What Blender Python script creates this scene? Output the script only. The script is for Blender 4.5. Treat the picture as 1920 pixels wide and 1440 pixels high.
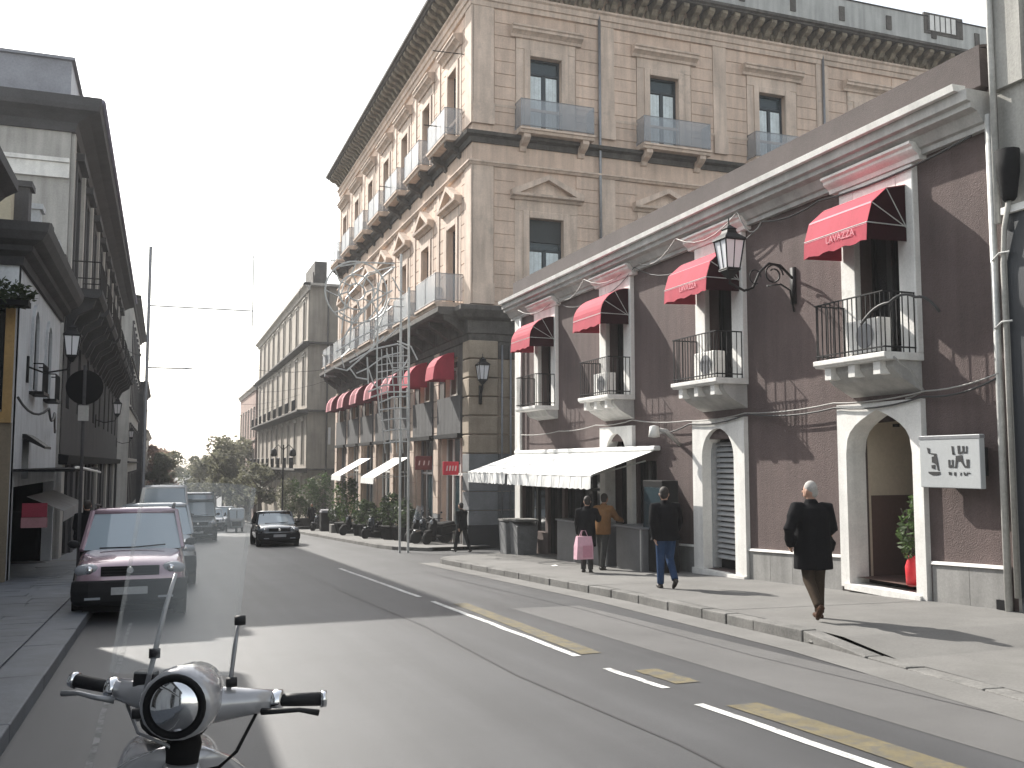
import bpy, bmesh, math, random
from mathutils import Vector, Matrix
random.seed(7)
for o in list(bpy.data.objects): bpy.data.objects.remove(o)
SC = bpy.context.scene
COL = SC.collection
R = math.radians

# ---------------------------------------------------------------- camera, sky, sun, exposure
FPX, HY, VX = 1780.0, 868.0, 305.0          # focal length in photo pixels, horizon row, street vanishing column
CAM = Vector((0, 0, 1.7))
TH = math.atan((HY-720)/FPX); PS = math.atan((960-VX)/FPX*math.cos(TH))
FW = Vector((math.sin(PS)*math.cos(TH), math.cos(PS)*math.cos(TH), math.sin(TH)))
RT = Vector((math.cos(PS), -math.sin(PS), 0)); UP = RT.cross(FW)
cd = bpy.data.cameras.new('camera'); cam = bpy.data.objects.new('camera', cd); COL.objects.link(cam)
cd.sensor_width = 36; cd.lens = FPX/1920*36; cd.clip_end = 3000; cd.clip_start = .05
cam.matrix_world = Matrix(((RT.x, UP.x, -FW.x, CAM.x), (RT.y, UP.y, -FW.y, CAM.y), (RT.z, UP.z, -FW.z, CAM.z), (0, 0, 0, 1)))
SC.camera = cam
LIGHT = Vector((.48, -1.27, -1.0)).normalized()         # direction the sunlight travels
w = bpy.data.worlds.new('World'); SC.world = w; w.use_nodes = True
nt = w.node_tree; nt.nodes.clear()
sky = nt.nodes.new('ShaderNodeTexSky'); sky.sky_type = 'NISHITA'; sky.sun_disc = False
sky.sun_elevation = math.asin(-LIGHT.z); sky.sun_rotation = math.atan2(-LIGHT.x, -LIGHT.y)
sky.air_density = 1.6; sky.dust_density = 2.0; sky.ozone_density = 1.0; sky.altitude = 0
hs = nt.nodes.new('ShaderNodeHueSaturation'); hs.inputs['Saturation'].default_value = .35
bg = nt.nodes.new('ShaderNodeBackground'); bg.inputs['Strength'].default_value = .14
wo = nt.nodes.new('ShaderNodeOutputWorld')
nt.links.new(sky.outputs[0], hs.inputs['Color']); nt.links.new(hs.outputs[0], bg.inputs['Color']); nt.links.new(bg.outputs[0], wo.inputs['Surface'])
sl = bpy.data.lights.new('sun', 'SUN'); sl.energy = 4.5; sl.angle = R(.5); sl.color = (1, .955, .88)
so = bpy.data.objects.new('sun', sl); COL.objects.link(so); so.location = (-20, 50, 60)
so.rotation_euler = LIGHT.to_track_quat('-Z', 'Y').to_euler()
SC.view_settings.view_transform = 'Standard'; SC.view_settings.look = 'None'
SC.view_settings.exposure = 1.0; SC.view_settings.gamma = 1; SC.view_settings.use_curve_mapping = False
SC.cycles.max_bounces = 6; SC.cycles.transparent_max_bounces = 12

# ---------------------------------------------------------------- pixel -> world
def ray(x, y): return FW*FPX + RT*(x-960) + UP*(720-y)
def onx(x, y, X): d = ray(x, y); return CAM + d*(X/d.x)
def ony(x, y, Y): d = ray(x, y); return CAM + d*(Y/d.y)
SL = .044                                                # the street runs gently downhill
def gz(y, h=0): return h - SL*y
def ong(x, y, h=0): d = ray(x, y); return CAM + d*((h-CAM.z)/(d.z+SL*d.y))

# ---------------------------------------------------------------- mesh helpers
class MB:
    def __init__(s): s.v = []; s.f = []
    def add(s, vs, fs):
        n = len(s.v); s.v += [tuple(p) for p in vs]; s.f += [tuple(i+n for i in q) for q in fs]; return s
    def hexa(s, p):  # 8 points: bottom ring then top ring
        return s.add(p, [(3, 2, 1, 0), (4, 5, 6, 7), (0, 1, 5, 4), (1, 2, 6, 5), (2, 3, 7, 6), (3, 0, 4, 7)])
    def box(s, x0, x1, y0, y1, z0, z1):
        return s.hexa([(x0, y0, z0), (x1, y0, z0), (x1, y1, z0), (x0, y1, z0), (x0, y0, z1), (x1, y0, z1), (x1, y1, z1), (x0, y1, z1)])
    def quad(s, a, b, c, d): return s.add([a, b, c, d], [(0, 1, 2, 3)])
    def fbox(s, F, u0, u1, d0, d1, z0, z1):
        return s.hexa([F(u0, d0, z0), F(u1, d0, z0), F(u1, d1, z0), F(u0, d1, z0), F(u0, d0, z1), F(u1, d0, z1), F(u1, d1, z1), F(u0, d1, z1)])
    def fprism(s, F, prof, u0, u1):   # profile of (d,z) extruded along u
        n = len(prof)
        a = [F(u0, d, z) for d, z in prof] + [F(u1, d, z) for d, z in prof]
        return s.add(a, [tuple(range(n-1, -1, -1)), tuple(range(n, 2*n))] + [(i, (i+1) % n, (i+1) % n+n, i+n) for i in range(n)])
    def fplate(s, F, poly, d0, d1):   # polygon of (u,z) extruded along d
        n = len(poly)
        a = [F(u, d0, z) for u, z in poly] + [F(u, d1, z) for u, z in poly]
        return s.add(a, [tuple(range(n-1, -1, -1)), tuple(range(n, 2*n))] + [(i, (i+1) % n, (i+1) % n+n, i+n) for i in range(n)])
    def prism(s, poly, z0, z1):       # (x,y) polygon
        n = len(poly)
        return s.add([(x, y, z0) for x, y in poly]+[(x, y, z1) for x, y in poly], [tuple(range(n-1, -1, -1)), tuple(range(n, 2*n))]+[(i, (i+1) % n, (i+1) % n+n, i+n) for i in range(n)])
    def tube(s, path, r, n=6, closed=False):
        path = [Vector(p) for p in path]; m = len(path); rs = r if isinstance(r, (list, tuple)) else [r]*m
        base = len(s.v); ref = None
        for i, p in enumerate(path):
            if closed: t = path[(i+1) % m]-path[i-1]
            else: t = path[min(i+1, m-1)]-path[max(i-1, 0)]
            t.normalize()
            if ref is None: ref = Vector((0, 0, 1)) if abs(t.z) < .9 else Vector((1, 0, 0))
            a = t.cross(ref)
            if a.length < 1e-4: a = t.cross(Vector((0, 1, .1)))
            a.normalize(); b = t.cross(a); ref = -b if False else ref
            for k in range(n):
                an = 2*math.pi*k/n; q = p + (a*math.cos(an)+b*math.sin(an))*rs[i]; s.v.append(tuple(q))
        for i in range(m if closed else m-1):
            for k in range(n):
                a0 = base+i*n+k; a1 = base+i*n+(k+1) % n; j = (i+1) % m
                s.f.append((a0, a1, base+j*n+(k+1) % n, base+j*n+k))
        if not closed:
            s.f.append(tuple(base+k for k in range(n-1, -1, -1))); s.f.append(tuple(base+(m-1)*n+k for k in range(n)))
        return s
    def loft(s, rings, caps=True):
        base = len(s.v); n = len(rings[0])
        for r in rings: s.v += [tuple(p) for p in r]
        for i in range(len(rings)-1):
            for k in range(n): s.f.append((base+i*n+k, base+i*n+(k+1) % n, base+(i+1)*n+(k+1) % n, base+(i+1)*n+k))
        if caps:
            s.f.append(tuple(base+k for k in range(n-1, -1, -1))); s.f.append(tuple(base+(len(rings)-1)*n+k for k in range(n)))
        return s
    def lathe(s, prof, c=(0, 0, 0), n=14, ax='z'):
        rings = []
        for r, h in prof:
            ring = []
            for k in range(n):
                a = 2*math.pi*k/n; p, q = r*math.cos(a), r*math.sin(a)
                ring.append({'z': (c[0]+p, c[1]+q, c[2]+h), 'y': (c[0]+p, c[1]+h, c[2]+q), 'x': (c[0]+h, c[1]+p, c[2]+q)}[ax])
            rings.append(ring)
        return s.loft(rings)
    def ball(s, c, rx, ry=None, rz=None, n=10, m=7):
        ry = ry or rx; rz = rz or rx
        rings = []
        for i in range(m+1):
            a = -math.pi/2+math.pi*(i+.02)/(m+.04); rings.append([(c[0]+rx*math.cos(a)*math.cos(2*math.pi*k/n), c[1]+ry*math.cos(a)*math.sin(2*math.pi*k/n), c[2]+rz*math.sin(a)) for k in range(n)])
        return s.loft(rings)
    def mesh(s, name, mat=None, smooth=False):
        me = bpy.data.meshes.new(name); me.from_pydata(s.v, [], s.f); me.validate(); me.update()
        bm = bmesh.new(); bm.from_mesh(me)
        if smooth: bmesh.ops.remove_doubles(bm, verts=bm.verts, dist=1e-5)
        bmesh.ops.recalc_face_normals(bm, faces=bm.faces); bm.to_mesh(me); bm.free()
        if mat: me.materials.append(mat)
        if smooth:
            for p in me.polygons: p.use_smooth = True
        return me

def link(name, data, parent=None, loc=None, rot=None):
    o = bpy.data.objects.new(name, data); COL.objects.link(o)
    if parent is not None:
        o.parent = parent
    if loc is not None: o.location = loc
    if rot is not None: o.rotation_euler = rot
    return o
def world_origin(o):
    v = Vector((0, 0, 0))
    while o is not None: v += o.location; o = o.parent
    return v
def part(name, mb, mat, parent=None, smooth=False, local=False, stuff=False, label=None):
    """mesh object; geometry in world coordinates unless local"""
    me = mb.mesh(name, mat, smooth)
    o = link(name, me, parent)
    if parent is not None and not local: o.location = -world_origin(parent)
    if stuff: o['kind'] = 'stuff'
    if label: o['label'] = label
    return o
def tag(o, label, cat, group=None):
    o['label'] = label; o['category'] = cat
    if group: o['group'] = group
    return o
def thing(name, loc, label, cat, group=None, rz=0):
    o = link(name, None, None, loc, (0, 0, rz)); o.empty_display_size = .3
    return tag(o, label, cat, group)
def struct(name, mb, mat, parent=None, smooth=False):
    o = part(name, mb, mat, parent, smooth)
    if parent is None: o['kind'] = 'structure'
    return o
def piece(name, me, parent, loc, rot=None, scale=None):
    """shared-mesh piece; loc in world coordinates, parents only translated"""
    o = link(name, me, parent, Vector(loc)-world_origin(parent) if parent else loc, rot)
    if scale: o.scale = scale
    return o
def bevel(o, wd=.01, seg=2, ang=35):
    m = o.modifiers.new('bevel', 'BEVEL'); m.width = wd; m.segments = seg; m.limit_method = 'ANGLE'; m.angle_limit = R(ang); return o
def subsurf(o, lv=1):
    m = o.modifiers.new('sub', 'SUBSURF'); m.levels = lv; m.render_levels = lv
    for p in o.data.polygons: p.use_smooth = True
    return o
def remesh(o, vox=.014, it=4):
    m = o.modifiers.new('rm', 'REMESH'); m.mode = 'VOXEL'; m.voxel_size = vox; m.use_smooth_shade = True
    m = o.modifiers.new('sm', 'SMOOTH'); m.iterations = it; m.factor = .5; return o
def copy_tree(o, parent=None):
    c = o.copy(); COL.objects.link(c); c.parent = parent
    for ch in list(o.children): copy_tree(ch, c)
    return c
def text_mesh(body, size, mat, name='lettering', depth=.004):
    cu = bpy.data.curves.new(name, 'FONT'); cu.body = body; cu.size = size; cu.extrude = depth; cu.align_x = 'CENTER'; cu.align_y = 'CENTER'
    t = bpy.data.objects.new('tmp', cu); COL.objects.link(t)
    me = bpy.data.meshes.new_from_object(t.evaluated_get(bpy.context.evaluated_depsgraph_get()))
    bpy.data.objects.remove(t); me.materials.clear(); me.materials.append(mat); me.name = name; return me

def FX(plane, sgn=-1): return lambda u, d, z: (plane+sgn*d, u, z)     # facade along the street, outward to sgn*X
def FY(plane): return lambda u, d, z: (u, plane-d, z)                 # facade facing the camera
def wall_skin(F, u0, u1, z0, z1, holes, depth=.35):
    """front sheet with rectangular openings and their reveals"""
    mb = MB(); us = sorted(set([u0, u1]+[h[0] for h in holes]+[h[1] for h in holes]))
    for a, b in zip(us[:-1], us[1:]):
        if b-a < 1e-5: continue
        hs_ = sorted([(h[2], h[3]) for h in holes if h[0] <= a+1e-6 and h[1] >= b-1e-6]); z = z0
        for p, q in hs_+[(z1, z1)]:
            if p > z+1e-5: mb.quad(F(a, 0, z), F(b, 0, z), F(b, 0, p), F(a, 0, p))
            z = max(z, q)
    for h in holes:
        a, b, p, q = h[:4]; dp = h[4] if len(h) > 4 else depth
        mb.quad(F(a, 0, p), F(a, -dp, p), F(a, -dp, q), F(a, 0, q)); mb.quad(F(b, 0, p), F(b, -dp, p), F(b, -dp, q), F(b, 0, q))
        mb.quad(F(a, 0, q), F(b, 0, q), F(b, -dp, q), F(a, -dp, q)); mb.quad(F(a, 0, p), F(b, 0, p), F(b, -dp, p), F(a, -dp, p))
    return mb

# ---------------------------------------------------------------- materials
MATS = {}
def mat(name, col, rough=.8, var=.12, scale=1.2, fine=18, bump=.15, bscale=60, metal=0, streak=0, stain=None, spec=.5, coat=0, local=False, along=0):
    m = bpy.data.materials.new(name); m.use_nodes = True; t = m.node_tree; b = t.nodes['Principled BSDF']
    b.inputs['Roughness'].default_value = rough; b.inputs['Metallic'].default_value = metal
    b.inputs['Specular IOR Level'].default_value = spec; b.inputs['Coat Weight'].default_value = coat
    N = t.nodes.new; L = t.links.new
    if local: pos = N('ShaderNodeTexCoord').outputs['Object']
    else: pos = N('ShaderNodeNewGeometry').outputs['Position']
    n1 = N('ShaderNodeTexNoise'); n1.inputs['Scale'].default_value = scale; n1.inputs['Detail'].default_value = 6; n1.inputs['Roughness'].default_value = .65; L(pos, n1.inputs['Vector'])
    n2 = N('ShaderNodeTexNoise'); n2.inputs['Scale'].default_value = fine; n2.inputs['Detail'].default_value = 5; L(pos, n2.inputs['Vector'])
    ad = N('ShaderNodeMath'); ad.operation = 'MULTIPLY_ADD'; L(n1.outputs['Fac'], ad.inputs[0]); ad.inputs[1].default_value = .65
    ml = N('ShaderNodeMath'); ml.operation = 'MULTIPLY'; L(n2.outputs['Fac'], ml.inputs[0]); ml.inputs[1].default_value = .35; L(ml.outputs[0], ad.inputs[2])
    mr = N('ShaderNodeMapRange'); mr.inputs['From Min'].default_value = .3; mr.inputs['From Max'].default_value = .7
    mr.inputs['To Min'].default_value = 1-2*var; mr.inputs['To Max'].default_value = 1+1.4*var; L(ad.outputs[0], mr.inputs['Value'])
    val = mr.outputs[0]
    if streak:
        mp = N('ShaderNodeMapping'); mp.inputs['Scale'].default_value = (2.6, 2.6, .22); L(pos, mp.inputs['Vector'])
        n3 = N('ShaderNodeTexNoise'); n3.inputs['Scale'].default_value = 1.6; n3.inputs['Detail'].default_value = 7; L(mp.outputs[0], n3.inputs['Vector'])
        m3 = N('ShaderNodeMapRange'); m3.inputs['From Min'].default_value = .38; m3.inputs['From Max'].default_value = .68; m3.inputs['To Min'].default_value = 1; m3.inputs['To Max'].default_value = 1-streak
        L(n3.outputs['Fac'], m3.inputs['Value']); mm = N('ShaderNodeMath'); mm.operation = 'MULTIPLY'; L(val, mm.inputs[0]); L(m3.outputs[0], mm.inputs[1]); val = mm.outputs[0]
    if along:
        mp2 = N('ShaderNodeMapping'); mp2.inputs['Scale'].default_value = (2.2, .07, .07); L(pos, mp2.inputs['Vector'])
        n5 = N('ShaderNodeTexNoise'); n5.inputs['Scale'].default_value = 1.0; n5.inputs['Detail'].default_value = 5; L(mp2.outputs[0], n5.inputs['Vector'])
        m5 = N('ShaderNodeMapRange'); m5.inputs['From Min'].default_value = .3; m5.inputs['From Max'].default_value = .7; m5.inputs['To Min'].default_value = 1-along; m5.inputs['To Max'].default_value = 1+along
        L(n5.outputs['Fac'], m5.inputs['Value']); m6 = N('ShaderNodeMath'); m6.operation = 'MULTIPLY'; L(val, m6.inputs[0]); L(m5.outputs[0], m6.inputs[1]); val = m6.outputs[0]
    vm = N('ShaderNodeVectorMath'); vm.operation = 'SCALE'; vm.inputs[0].default_value = col; L(val, vm.inputs['Scale'])
    out = vm.outputs[0]
    if stain:
        n4 = N('ShaderNodeTexNoise'); n4.inputs['Scale'].default_value = stain[1]; n4.inputs['Detail'].default_value = 8; n4.inputs['Roughness'].default_value = .7; L(pos, n4.inputs['Vector'])
        m4 = N('ShaderNodeMapRange'); m4.inputs['From Min'].default_value = stain[2]; m4.inputs['From Max'].default_value = stain[2]+.12; m4.inputs['To Max'].default_value = stain[3]; L(n4.outputs['Fac'], m4.inputs['Value'])
        mx = N('ShaderNodeMix'); mx.data_type = 'RGBA'; L(m4.outputs[0], mx.inputs['Factor']); L(out, mx.inputs[6]); mx.inputs[7].default_value = (*stain[0], 1); out = mx.outputs[2]
    L(out, b.inputs['Base Color'])
    if bump:
        nb = N('ShaderNodeTexNoise'); nb.inputs['Scale'].default_value = bscale; nb.inputs['Detail'].default_value = 4; L(pos, nb.inputs['Vector'])
        bp = N('ShaderNodeBump'); bp.inputs['Strength'].default_value = bump; bp.inputs['Distance'].default_value = .02; L(nb.outputs['Fac'], bp.inputs['Height']); L(bp.outputs[0], b.inputs['Normal'])
    MATS[name] = m; return m
def leafmat(name, col, var=.35, scale=2):
    m = mat(name, col, .65, var, scale, 8, 0); t = m.node_tree; b = t.nodes['Principled BSDF']; o = t.nodes['Material Output']
    tr = t.nodes.new('ShaderNodeBsdfTranslucent'); mx = t.nodes.new('ShaderNodeMixShader'); mx.inputs[0].default_value = .45
    src = b.inputs['Base Color'].links[0].from_socket; t.links.new(src, tr.inputs['Color']); t.links.new(b.outputs[0], mx.inputs[1]); t.links.new(tr.outputs[0], mx.inputs[2]); t.links.new(mx.outputs[0], o.inputs['Surface']); return m
def glass(name, col, rough=.05, alpha=1, spec=.8, trans=0, metal=0):
    m = bpy.data.materials.new(name); m.use_nodes = True; b = m.node_tree.nodes['Principled BSDF']
    b.inputs['Base Color'].default_value = (*col, 1); b.inputs['Roughness'].default_value = rough; b.inputs['Specular IOR Level'].default_value = spec
    b.inputs['Alpha'].default_value = alpha; b.inputs['Transmission Weight'].default_value = trans; b.inputs['Metallic'].default_value = metal
    n = m.node_tree.nodes.new('ShaderNodeTexNoise'); n.inputs['Scale'].default_value = .9; n.inputs['Detail'].default_value = 1
    bp = m.node_tree.nodes.new('ShaderNodeBump'); bp.inputs['Strength'].default_value = .04; bp.inputs['Distance'].default_value = .05
    m.node_tree.links.new(n.outputs['Fac'], bp.inputs['Height']); m.node_tree.links.new(bp.outputs[0], b.inputs['Normal'])
    return m
ASPH = mat('asphalt', (.06, .061, .064), .5, .16, .35, 90, .35, 260, stain=((.045, .045, .047), .5, .56, .5), spec=.45, along=.22)
ASPH2 = mat('pale asphalt', (.2, .2, .2), .85, .16, .5, 60, .3, 200, stain=((.11, .11, .11), .8, .57, .5))
BASE = mat('ground', (.12, .12, .12), .9)
PAVE = mat('pavement concrete', (.155, .151, .144), .85, .17, .7, 40, .25, 150, stain=((.12, .118, .11), .9, .56, .6))
KERB = mat('kerb stone', (.16, .156, .148), .85, .25, 1.8, 30, .5, 60, stain=((.1, .1, .095), 2.2, .53, .7))
LAVA = mat('lava slab', (.11, .122, .14), .6, .2, 2, 40, .3, 90, stain=((.085, .09, .1), 1.2, .55, .6))
WHITEP = mat('white road paint', (.6, .6, .58), .7, .18, 5, 60, .2, 120, stain=((.14, .14, .14), 7, .53, .8))
FAINT = mat('worn faint paint', (.22, .22, .215), .8, .2, 4, 60, .2, 120, stain=((.09, .09, .09), 5, .48, .9))
YELP = mat('worn yellow paint', (.135, .112, .06), .8, .2, 4, 60, .2, 120, stain=((.08, .077, .068), 5, .47, .85))
BROWN = mat('brown render', (.118, .086, .081), .93, .13, .8, 25, .7, 55, streak=.2, stain=((.09, .07, .066), .7, .6, .5))
WHITEM = mat('white moulding', (.78, .765, .73), .75, .1, 2, 30, .1, 40, streak=.15, stain=((.4, .38, .34), 1.7, .6, .5))
CORN = mat('grey cornice', (.44, .43, .41), .8, .13, 1, 30, .12, 40, streak=.22, stain=((.22, .21, .2), 1.3, .6, .5))
DADO = mat('brown dado', (.1, .06, .05), .6, .1)
BEIGE = mat('beige hall paint', (.5, .43, .33), .85, .08)
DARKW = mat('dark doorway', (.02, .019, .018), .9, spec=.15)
PANEL = mat('grey plinth stone', (.27, .265, .255), .65, .15, 1.5, 30, .12, 50, streak=.25)
PALZ = mat('palazzo limestone', (.65, .5, .4), .9, .14, .6, 20, .3, 45, streak=.22, stain=((.36, .3, .26), .9, .58, .5))
PALT = mat('palazzo trim stone', (.66, .53, .435), .88, .14, .9, 22, .25, 45, streak=.28, stain=((.3, .26, .22), 1.1, .58, .5))
DARKSTONE = mat('dark mottled stone', (.11, .1, .09), .93, .3, 1.4, 18, .5, 30, streak=.35, stain=((.06, .055, .05), 1.5, .52, .75))  # dark stone; on the mezzanine it stands in for ledge shade
OCHRE = mat('ochre block', (.36, .295, .225), .9, .17, 1, 20, .3, 40, streak=.15, stain=((.22, .18, .14), 1.4, .58, .5))
GREYST = mat('grey base stone', (.2, .205, .21), .85, .2, 1.2, 25, .3, 40, stain=((.1, .1, .105), 1.6, .55, .6))
BRACK = mat('weathered bracket', (.3, .255, .19), .92, .28, 2, 22, .4, 35, streak=.4, stain=((.1, .085, .06), 2, .53, .7))
WINFR = mat('dark blue window frame', (.02, .03, .038), .5, .1)
CURT = mat('curtain', (.68, .75, .77), .9, .12, 3, 20, .1, 20)
GLASS = glass('window glass', (.05, .09, .11), .05, .3)
GLASSD = glass('dark window glass', (.018, .02, .022), .06)
SHEET = glass('balcony sheet', (.3, .335, .37), .3, .42)
IRON = mat('black iron', (.014, .014, .015), .6, .2, spec=.25)
STEEL = mat('grey steel', (.28, .285, .3), .45, .12, 5, metal=.6)
PALEST = mat('pale steel frame', (.52, .52, .5), .5, .15, 3, metal=.2)
RED = mat('red awning cloth', (.42, .036, .065), .85, .1, 2.5, 30, .12, 90, streak=.12)
REDT = mat('pale red stripe', (.72, .3, .34), .85, .08)
AWNSHADE = mat('awning inside shade', (.028, .006, .009), .95, .15, 2, spec=.1)  # near-black colour standing in for the shade inside the awnings
MAROON = mat('maroon awning cloth', (.2, .03, .045), .9, .12, 2)
WHITEC = mat('white awning cloth', (.8, .8, .78), .8, .06, 2, streak=.1)
ROOF = mat('roof brown', (.08, .064, .061), .9, .15, 1, 25, .4, 60)
LAMPG = glass('frosted lamp glass', (.75, .75, .77), .35, 1, .5)
CABLE = mat('cable', (.05, .05, .05), .6); CABLEP = mat('pale cable', (.34, .33, .31), .6)
BLACK = mat('matt black', (.01, .01, .011), .8, .2, spec=.15)
# ================================================================ GROUND, ROAD, PAVEMENTS
def strip(xs_of_y, ys, h):
    """sheet between x0(y), x1(y) following the hill; h is a number or function of y"""
    mb = MB(); hf = h if callable(h) else (lambda y: h)
    pts = [(xs_of_y(y), y) for y in ys]
    n = 4
    for (xa, y), (xb, y2) in zip(pts[:-1], pts[1:]):
        for k in range(n):
            t0, t1 = k/n, (k+1)/n
            mb.quad((xa[0]+(xa[1]-xa[0])*t0, y, gz(y, hf(y))), (xa[0]+(xa[1]-xa[0])*t1, y, gz(y, hf(y))), (xb[0]+(xb[1]-xb[0])*t1, y2, gz(y2, hf(y2))), (xb[0]+(xb[1]-xb[0])*t0, y2, gz(y2, hf(y2))))
    return mb
def lin(a, b, n): return [a+(b-a)*i/n for i in range(n+1)]
g = MB()
for a, b in ((-200, 0), (0, 200), (200, 420)):
    g.quad((-300, a, gz(a, -.03)), (300, a, gz(a, -.03)), (300, b, gz(b, -.03)), (-300, b, gz(b, -.03)))
g.quad((-900, 420, gz(420, -.03)), (900, 420, gz(420, -.03)), (900, 2000, gz(420, -.03)), (-900, 2000, gz(420, -.03)))
struct('ground', g, BASE)
def kerbx(y):      # face of the right-hand kerb
    if y < 9: return 7.15-(9-y)*.15
    return 7.15+min(.35, (y-9)*.06)
road = struct('road', strip(lambda y: (-1.0, 9.5), lin(-12, 330, 60), 0), ASPH)
side = struct('side_street', strip(lambda y: (9.5, 60), lin(26.6, 34.0, 4), .001), ASPH)
struct('gutter_strip', strip(lambda y: (kerbx(y)-.5, kerbx(y)), lin(-6, 27.0, 24), .006), PAVE)
# patches and tar seams on the road (parts of the road)
def patch(name, poly, h, m):
    mb = MB(); mb.add([(x, y, gz(y, h)) for x, y in poly], [tuple(range(len(poly)))]); return part(name, mb, m, road)
PATCHM = mat('old asphalt patch', (.1, .098, .097), .75, .15, .6, 80, .3, 240)
TAR = mat('tar seam', (.05, .05, .052), .5, .1)
#patch('asphalt_patch', [(.1, 8.2), (1.7, 8.0), (2.0, 10.4), (1.9, 13.6), (.2, 13.7)], .003, PATCHM)
patch('asphalt_patch', [(5.2, 3.2), (6.4, 3.1), (6.5, 14.5), (5.35, 14.6)], .003, PATCHM)
def seam(pts, wd=.03):
    mb = MB(); P = [Vector((x, y, gz(y, .005))) for x, y in pts]
    for a, b in zip(P[:-1], P[1:]):
        n = Vector((b.y-a.y, a.x-b.x, 0)).normalized()*wd/2; mb.quad(a-n, a+n, b+n, b-n)
    return part('tar_seam', mb, TAR, road)
seam([(3.3, 3), (3.45, 6), (3.35, 9), (3.5, 13), (3.42, 18), (3.5, 26)])
seam([(6.2, 4.5), (6.1, 9), (6.3, 14), (6.25, 22)], .022)
#seam([(.2, 13.7), (1.0, 13.62), (1.9, 13.6), (2.0, 10.4)], .03)
# white centre line and worn yellow band (each painted stroke a part of the road)
def stroke(name, pts, wd, m, h=.006):
    mb = MB(); P = [Vector((x, y, gz(y, h))) for x, y in pts]
    for i, (a, b) in enumerate(zip(P[:-1], P[1:])):
        n = Vector((wd/2, 0, 0)); mb.quad(a-n, a+n, b+n, b-n)
    return part(name, mb, m, road)
def gp(x, y): p = ong(x, y); return (p.x, p.y)
def seg(a, b, n=8, jit=.012): return [(a[0]+(b[0]-a[0])*i/n+random.uniform(-jit, jit), a[1]+(b[1]-a[1])*i/n) for i in range(n+1)]
stroke('white_line', seg((4.4, 1.5), gp(1312, 1321)), .09, WHITEP)
stroke('white_line', seg(gp(1250, 1291), gp(1135, 1254)), .085, WHITEP)
stroke('white_line', seg(gp(1082, 1231), gp(812, 1128)), .095, WHITEP)
stroke('white_line', seg((4.5, 17.2), (4.58, 26)), .1, WHITEP)
stroke('yellow_line', seg((4.72, 1.5), gp(1392, 1321)), .3, YELP)
stroke('yellow_line', seg(gp(1290, 1281), gp(1210, 1256)), .26, YELP)
stroke('yellow_line', seg(gp(1110, 1226), gp(862, 1132)), .25, YELP)
stroke('white_line', seg((-.42, 2), (-.38, 15.5), 14), .045, FAINT, .004)
# drain grating by the left kerb: dark bars
gr = MB()
for k in range(14): gr.box(-.88, -.02, 3.3+k*.13, 3.345+k*.13, gz(3.3+k*.13, .004), gz(3.3+k*.13, .014))
part('drain_grating', gr, TAR, road)
# ---- right-hand pavement with broken kerb stones and a dropped kerb near the camera
def hR(y): return .02+.12*max(0, min(1, (y-8.3)/1.0))
pr = struct('pavement_right', strip(lambda y: (kerbx(y)+.22, 11.3), lin(-6, 26.2, 32), hR), PAVE)
mbc = MB()
for k in range(8):
    a0, a1 = math.pi/2*k/8, math.pi/2*(k+1)/8
    c = (7.72+2.0, 26.2)
    pts = [(c[0]-2.0*math.cos(a0), c[1]+2.0*math.sin(a0)), (c[0]-2.0*math.cos(a1), c[1]+2.0*math.sin(a1))]
    mbc.add([(c[0], c[1], gz(c[1], .14)), (pts[0][0], pts[0][1], gz(pts[0][1], .14)), (pts[1][0], pts[1][1], gz(pts[1][1], .14))], [(0, 1, 2)])
mbc.quad((9.72, 26.2, gz(26.2, .14)), (9.72, 28.2, gz(28.2, .14)), (11.3, 28.2, gz(28.2, .14)), (11.3, 26.2, gz(26.2, .14)))
mbc.quad((9.72, 28.2, gz(28.2, .14)), (10.6, 29.3, gz(29.3, .14)), (11.3, 29.3, gz(29.3, .14)), (11.3, 28.2, gz(28.2, .14)))
part('corner_slab', mbc, PAVE, pr)
def kerbstone(a, b, wa, top, parent, m=KERB):
    """stone from point a to b (x,y) along its street face, width to the right of the direction"""
    d = Vector((b[0]-a[0], b[1]-a[1])); L = d.length; d.normalize(); n = Vector((d.y, -d.x))
    g_ = .012; mb = MB(); P = []
    A = Vector(a)+d*g_; B = Vector(b)-d*g_
    q = [A+n*random.uniform(0, .018), A+n*wa, B+n*wa, B+n*random.uniform(0, .018)]
    for zz in (-.2, None):
        for p in q: P.append((p.x, p.y, gz(p.y, -.2) if zz else gz(p.y, top(p.y)+random.uniform(-.008, .006))))
    mb.hexa(P); o = part('kerb_stone', mb, m, parent); bevel(o, .014, 2); return o
y = 3.0; tops = lambda yy: max(.012, hR(yy)+.002)
while y < 26.2:
    L = random.choice((.7, .95, 1.1, 1.25)); y2 = min(26.2, y+L)
    if not (8.9 < y < 9.5): kerbstone((kerbx(y), y), (kerbx(y2), y2), .22, tops, pr)
    y = y2
for k in range(6):
    a0, a1 = math.pi/2*k/6, math.pi/2*(k+1)/6
    kerbstone((9.5-2.0*math.cos(a0), 26.2+2.0*math.sin(a0)), (9.5-2.0*math.cos(a1), 26.2+2.0*math.sin(a1)), .22, lambda yy: .142, pr)
for k in range(5):   # rubble of the broken kerb stone
    mb = MB(); yy = 8.9+k*.13; mb.ball((kerbx(yy)+random.uniform(.03, .2), yy, gz(yy, .03)), random.uniform(.04, .08), random.uniform(.05, .09), random.uniform(.02, .05), 7, 4)
    part('kerb_rubble', mb, KERB, pr)
mb = MB(); mb.box(7.2, 7.36, 8.85, 9.5, gz(9.5, -.06), gz(8.85, -.02)); part('kerb_gap', mb, TAR, pr)
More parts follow.
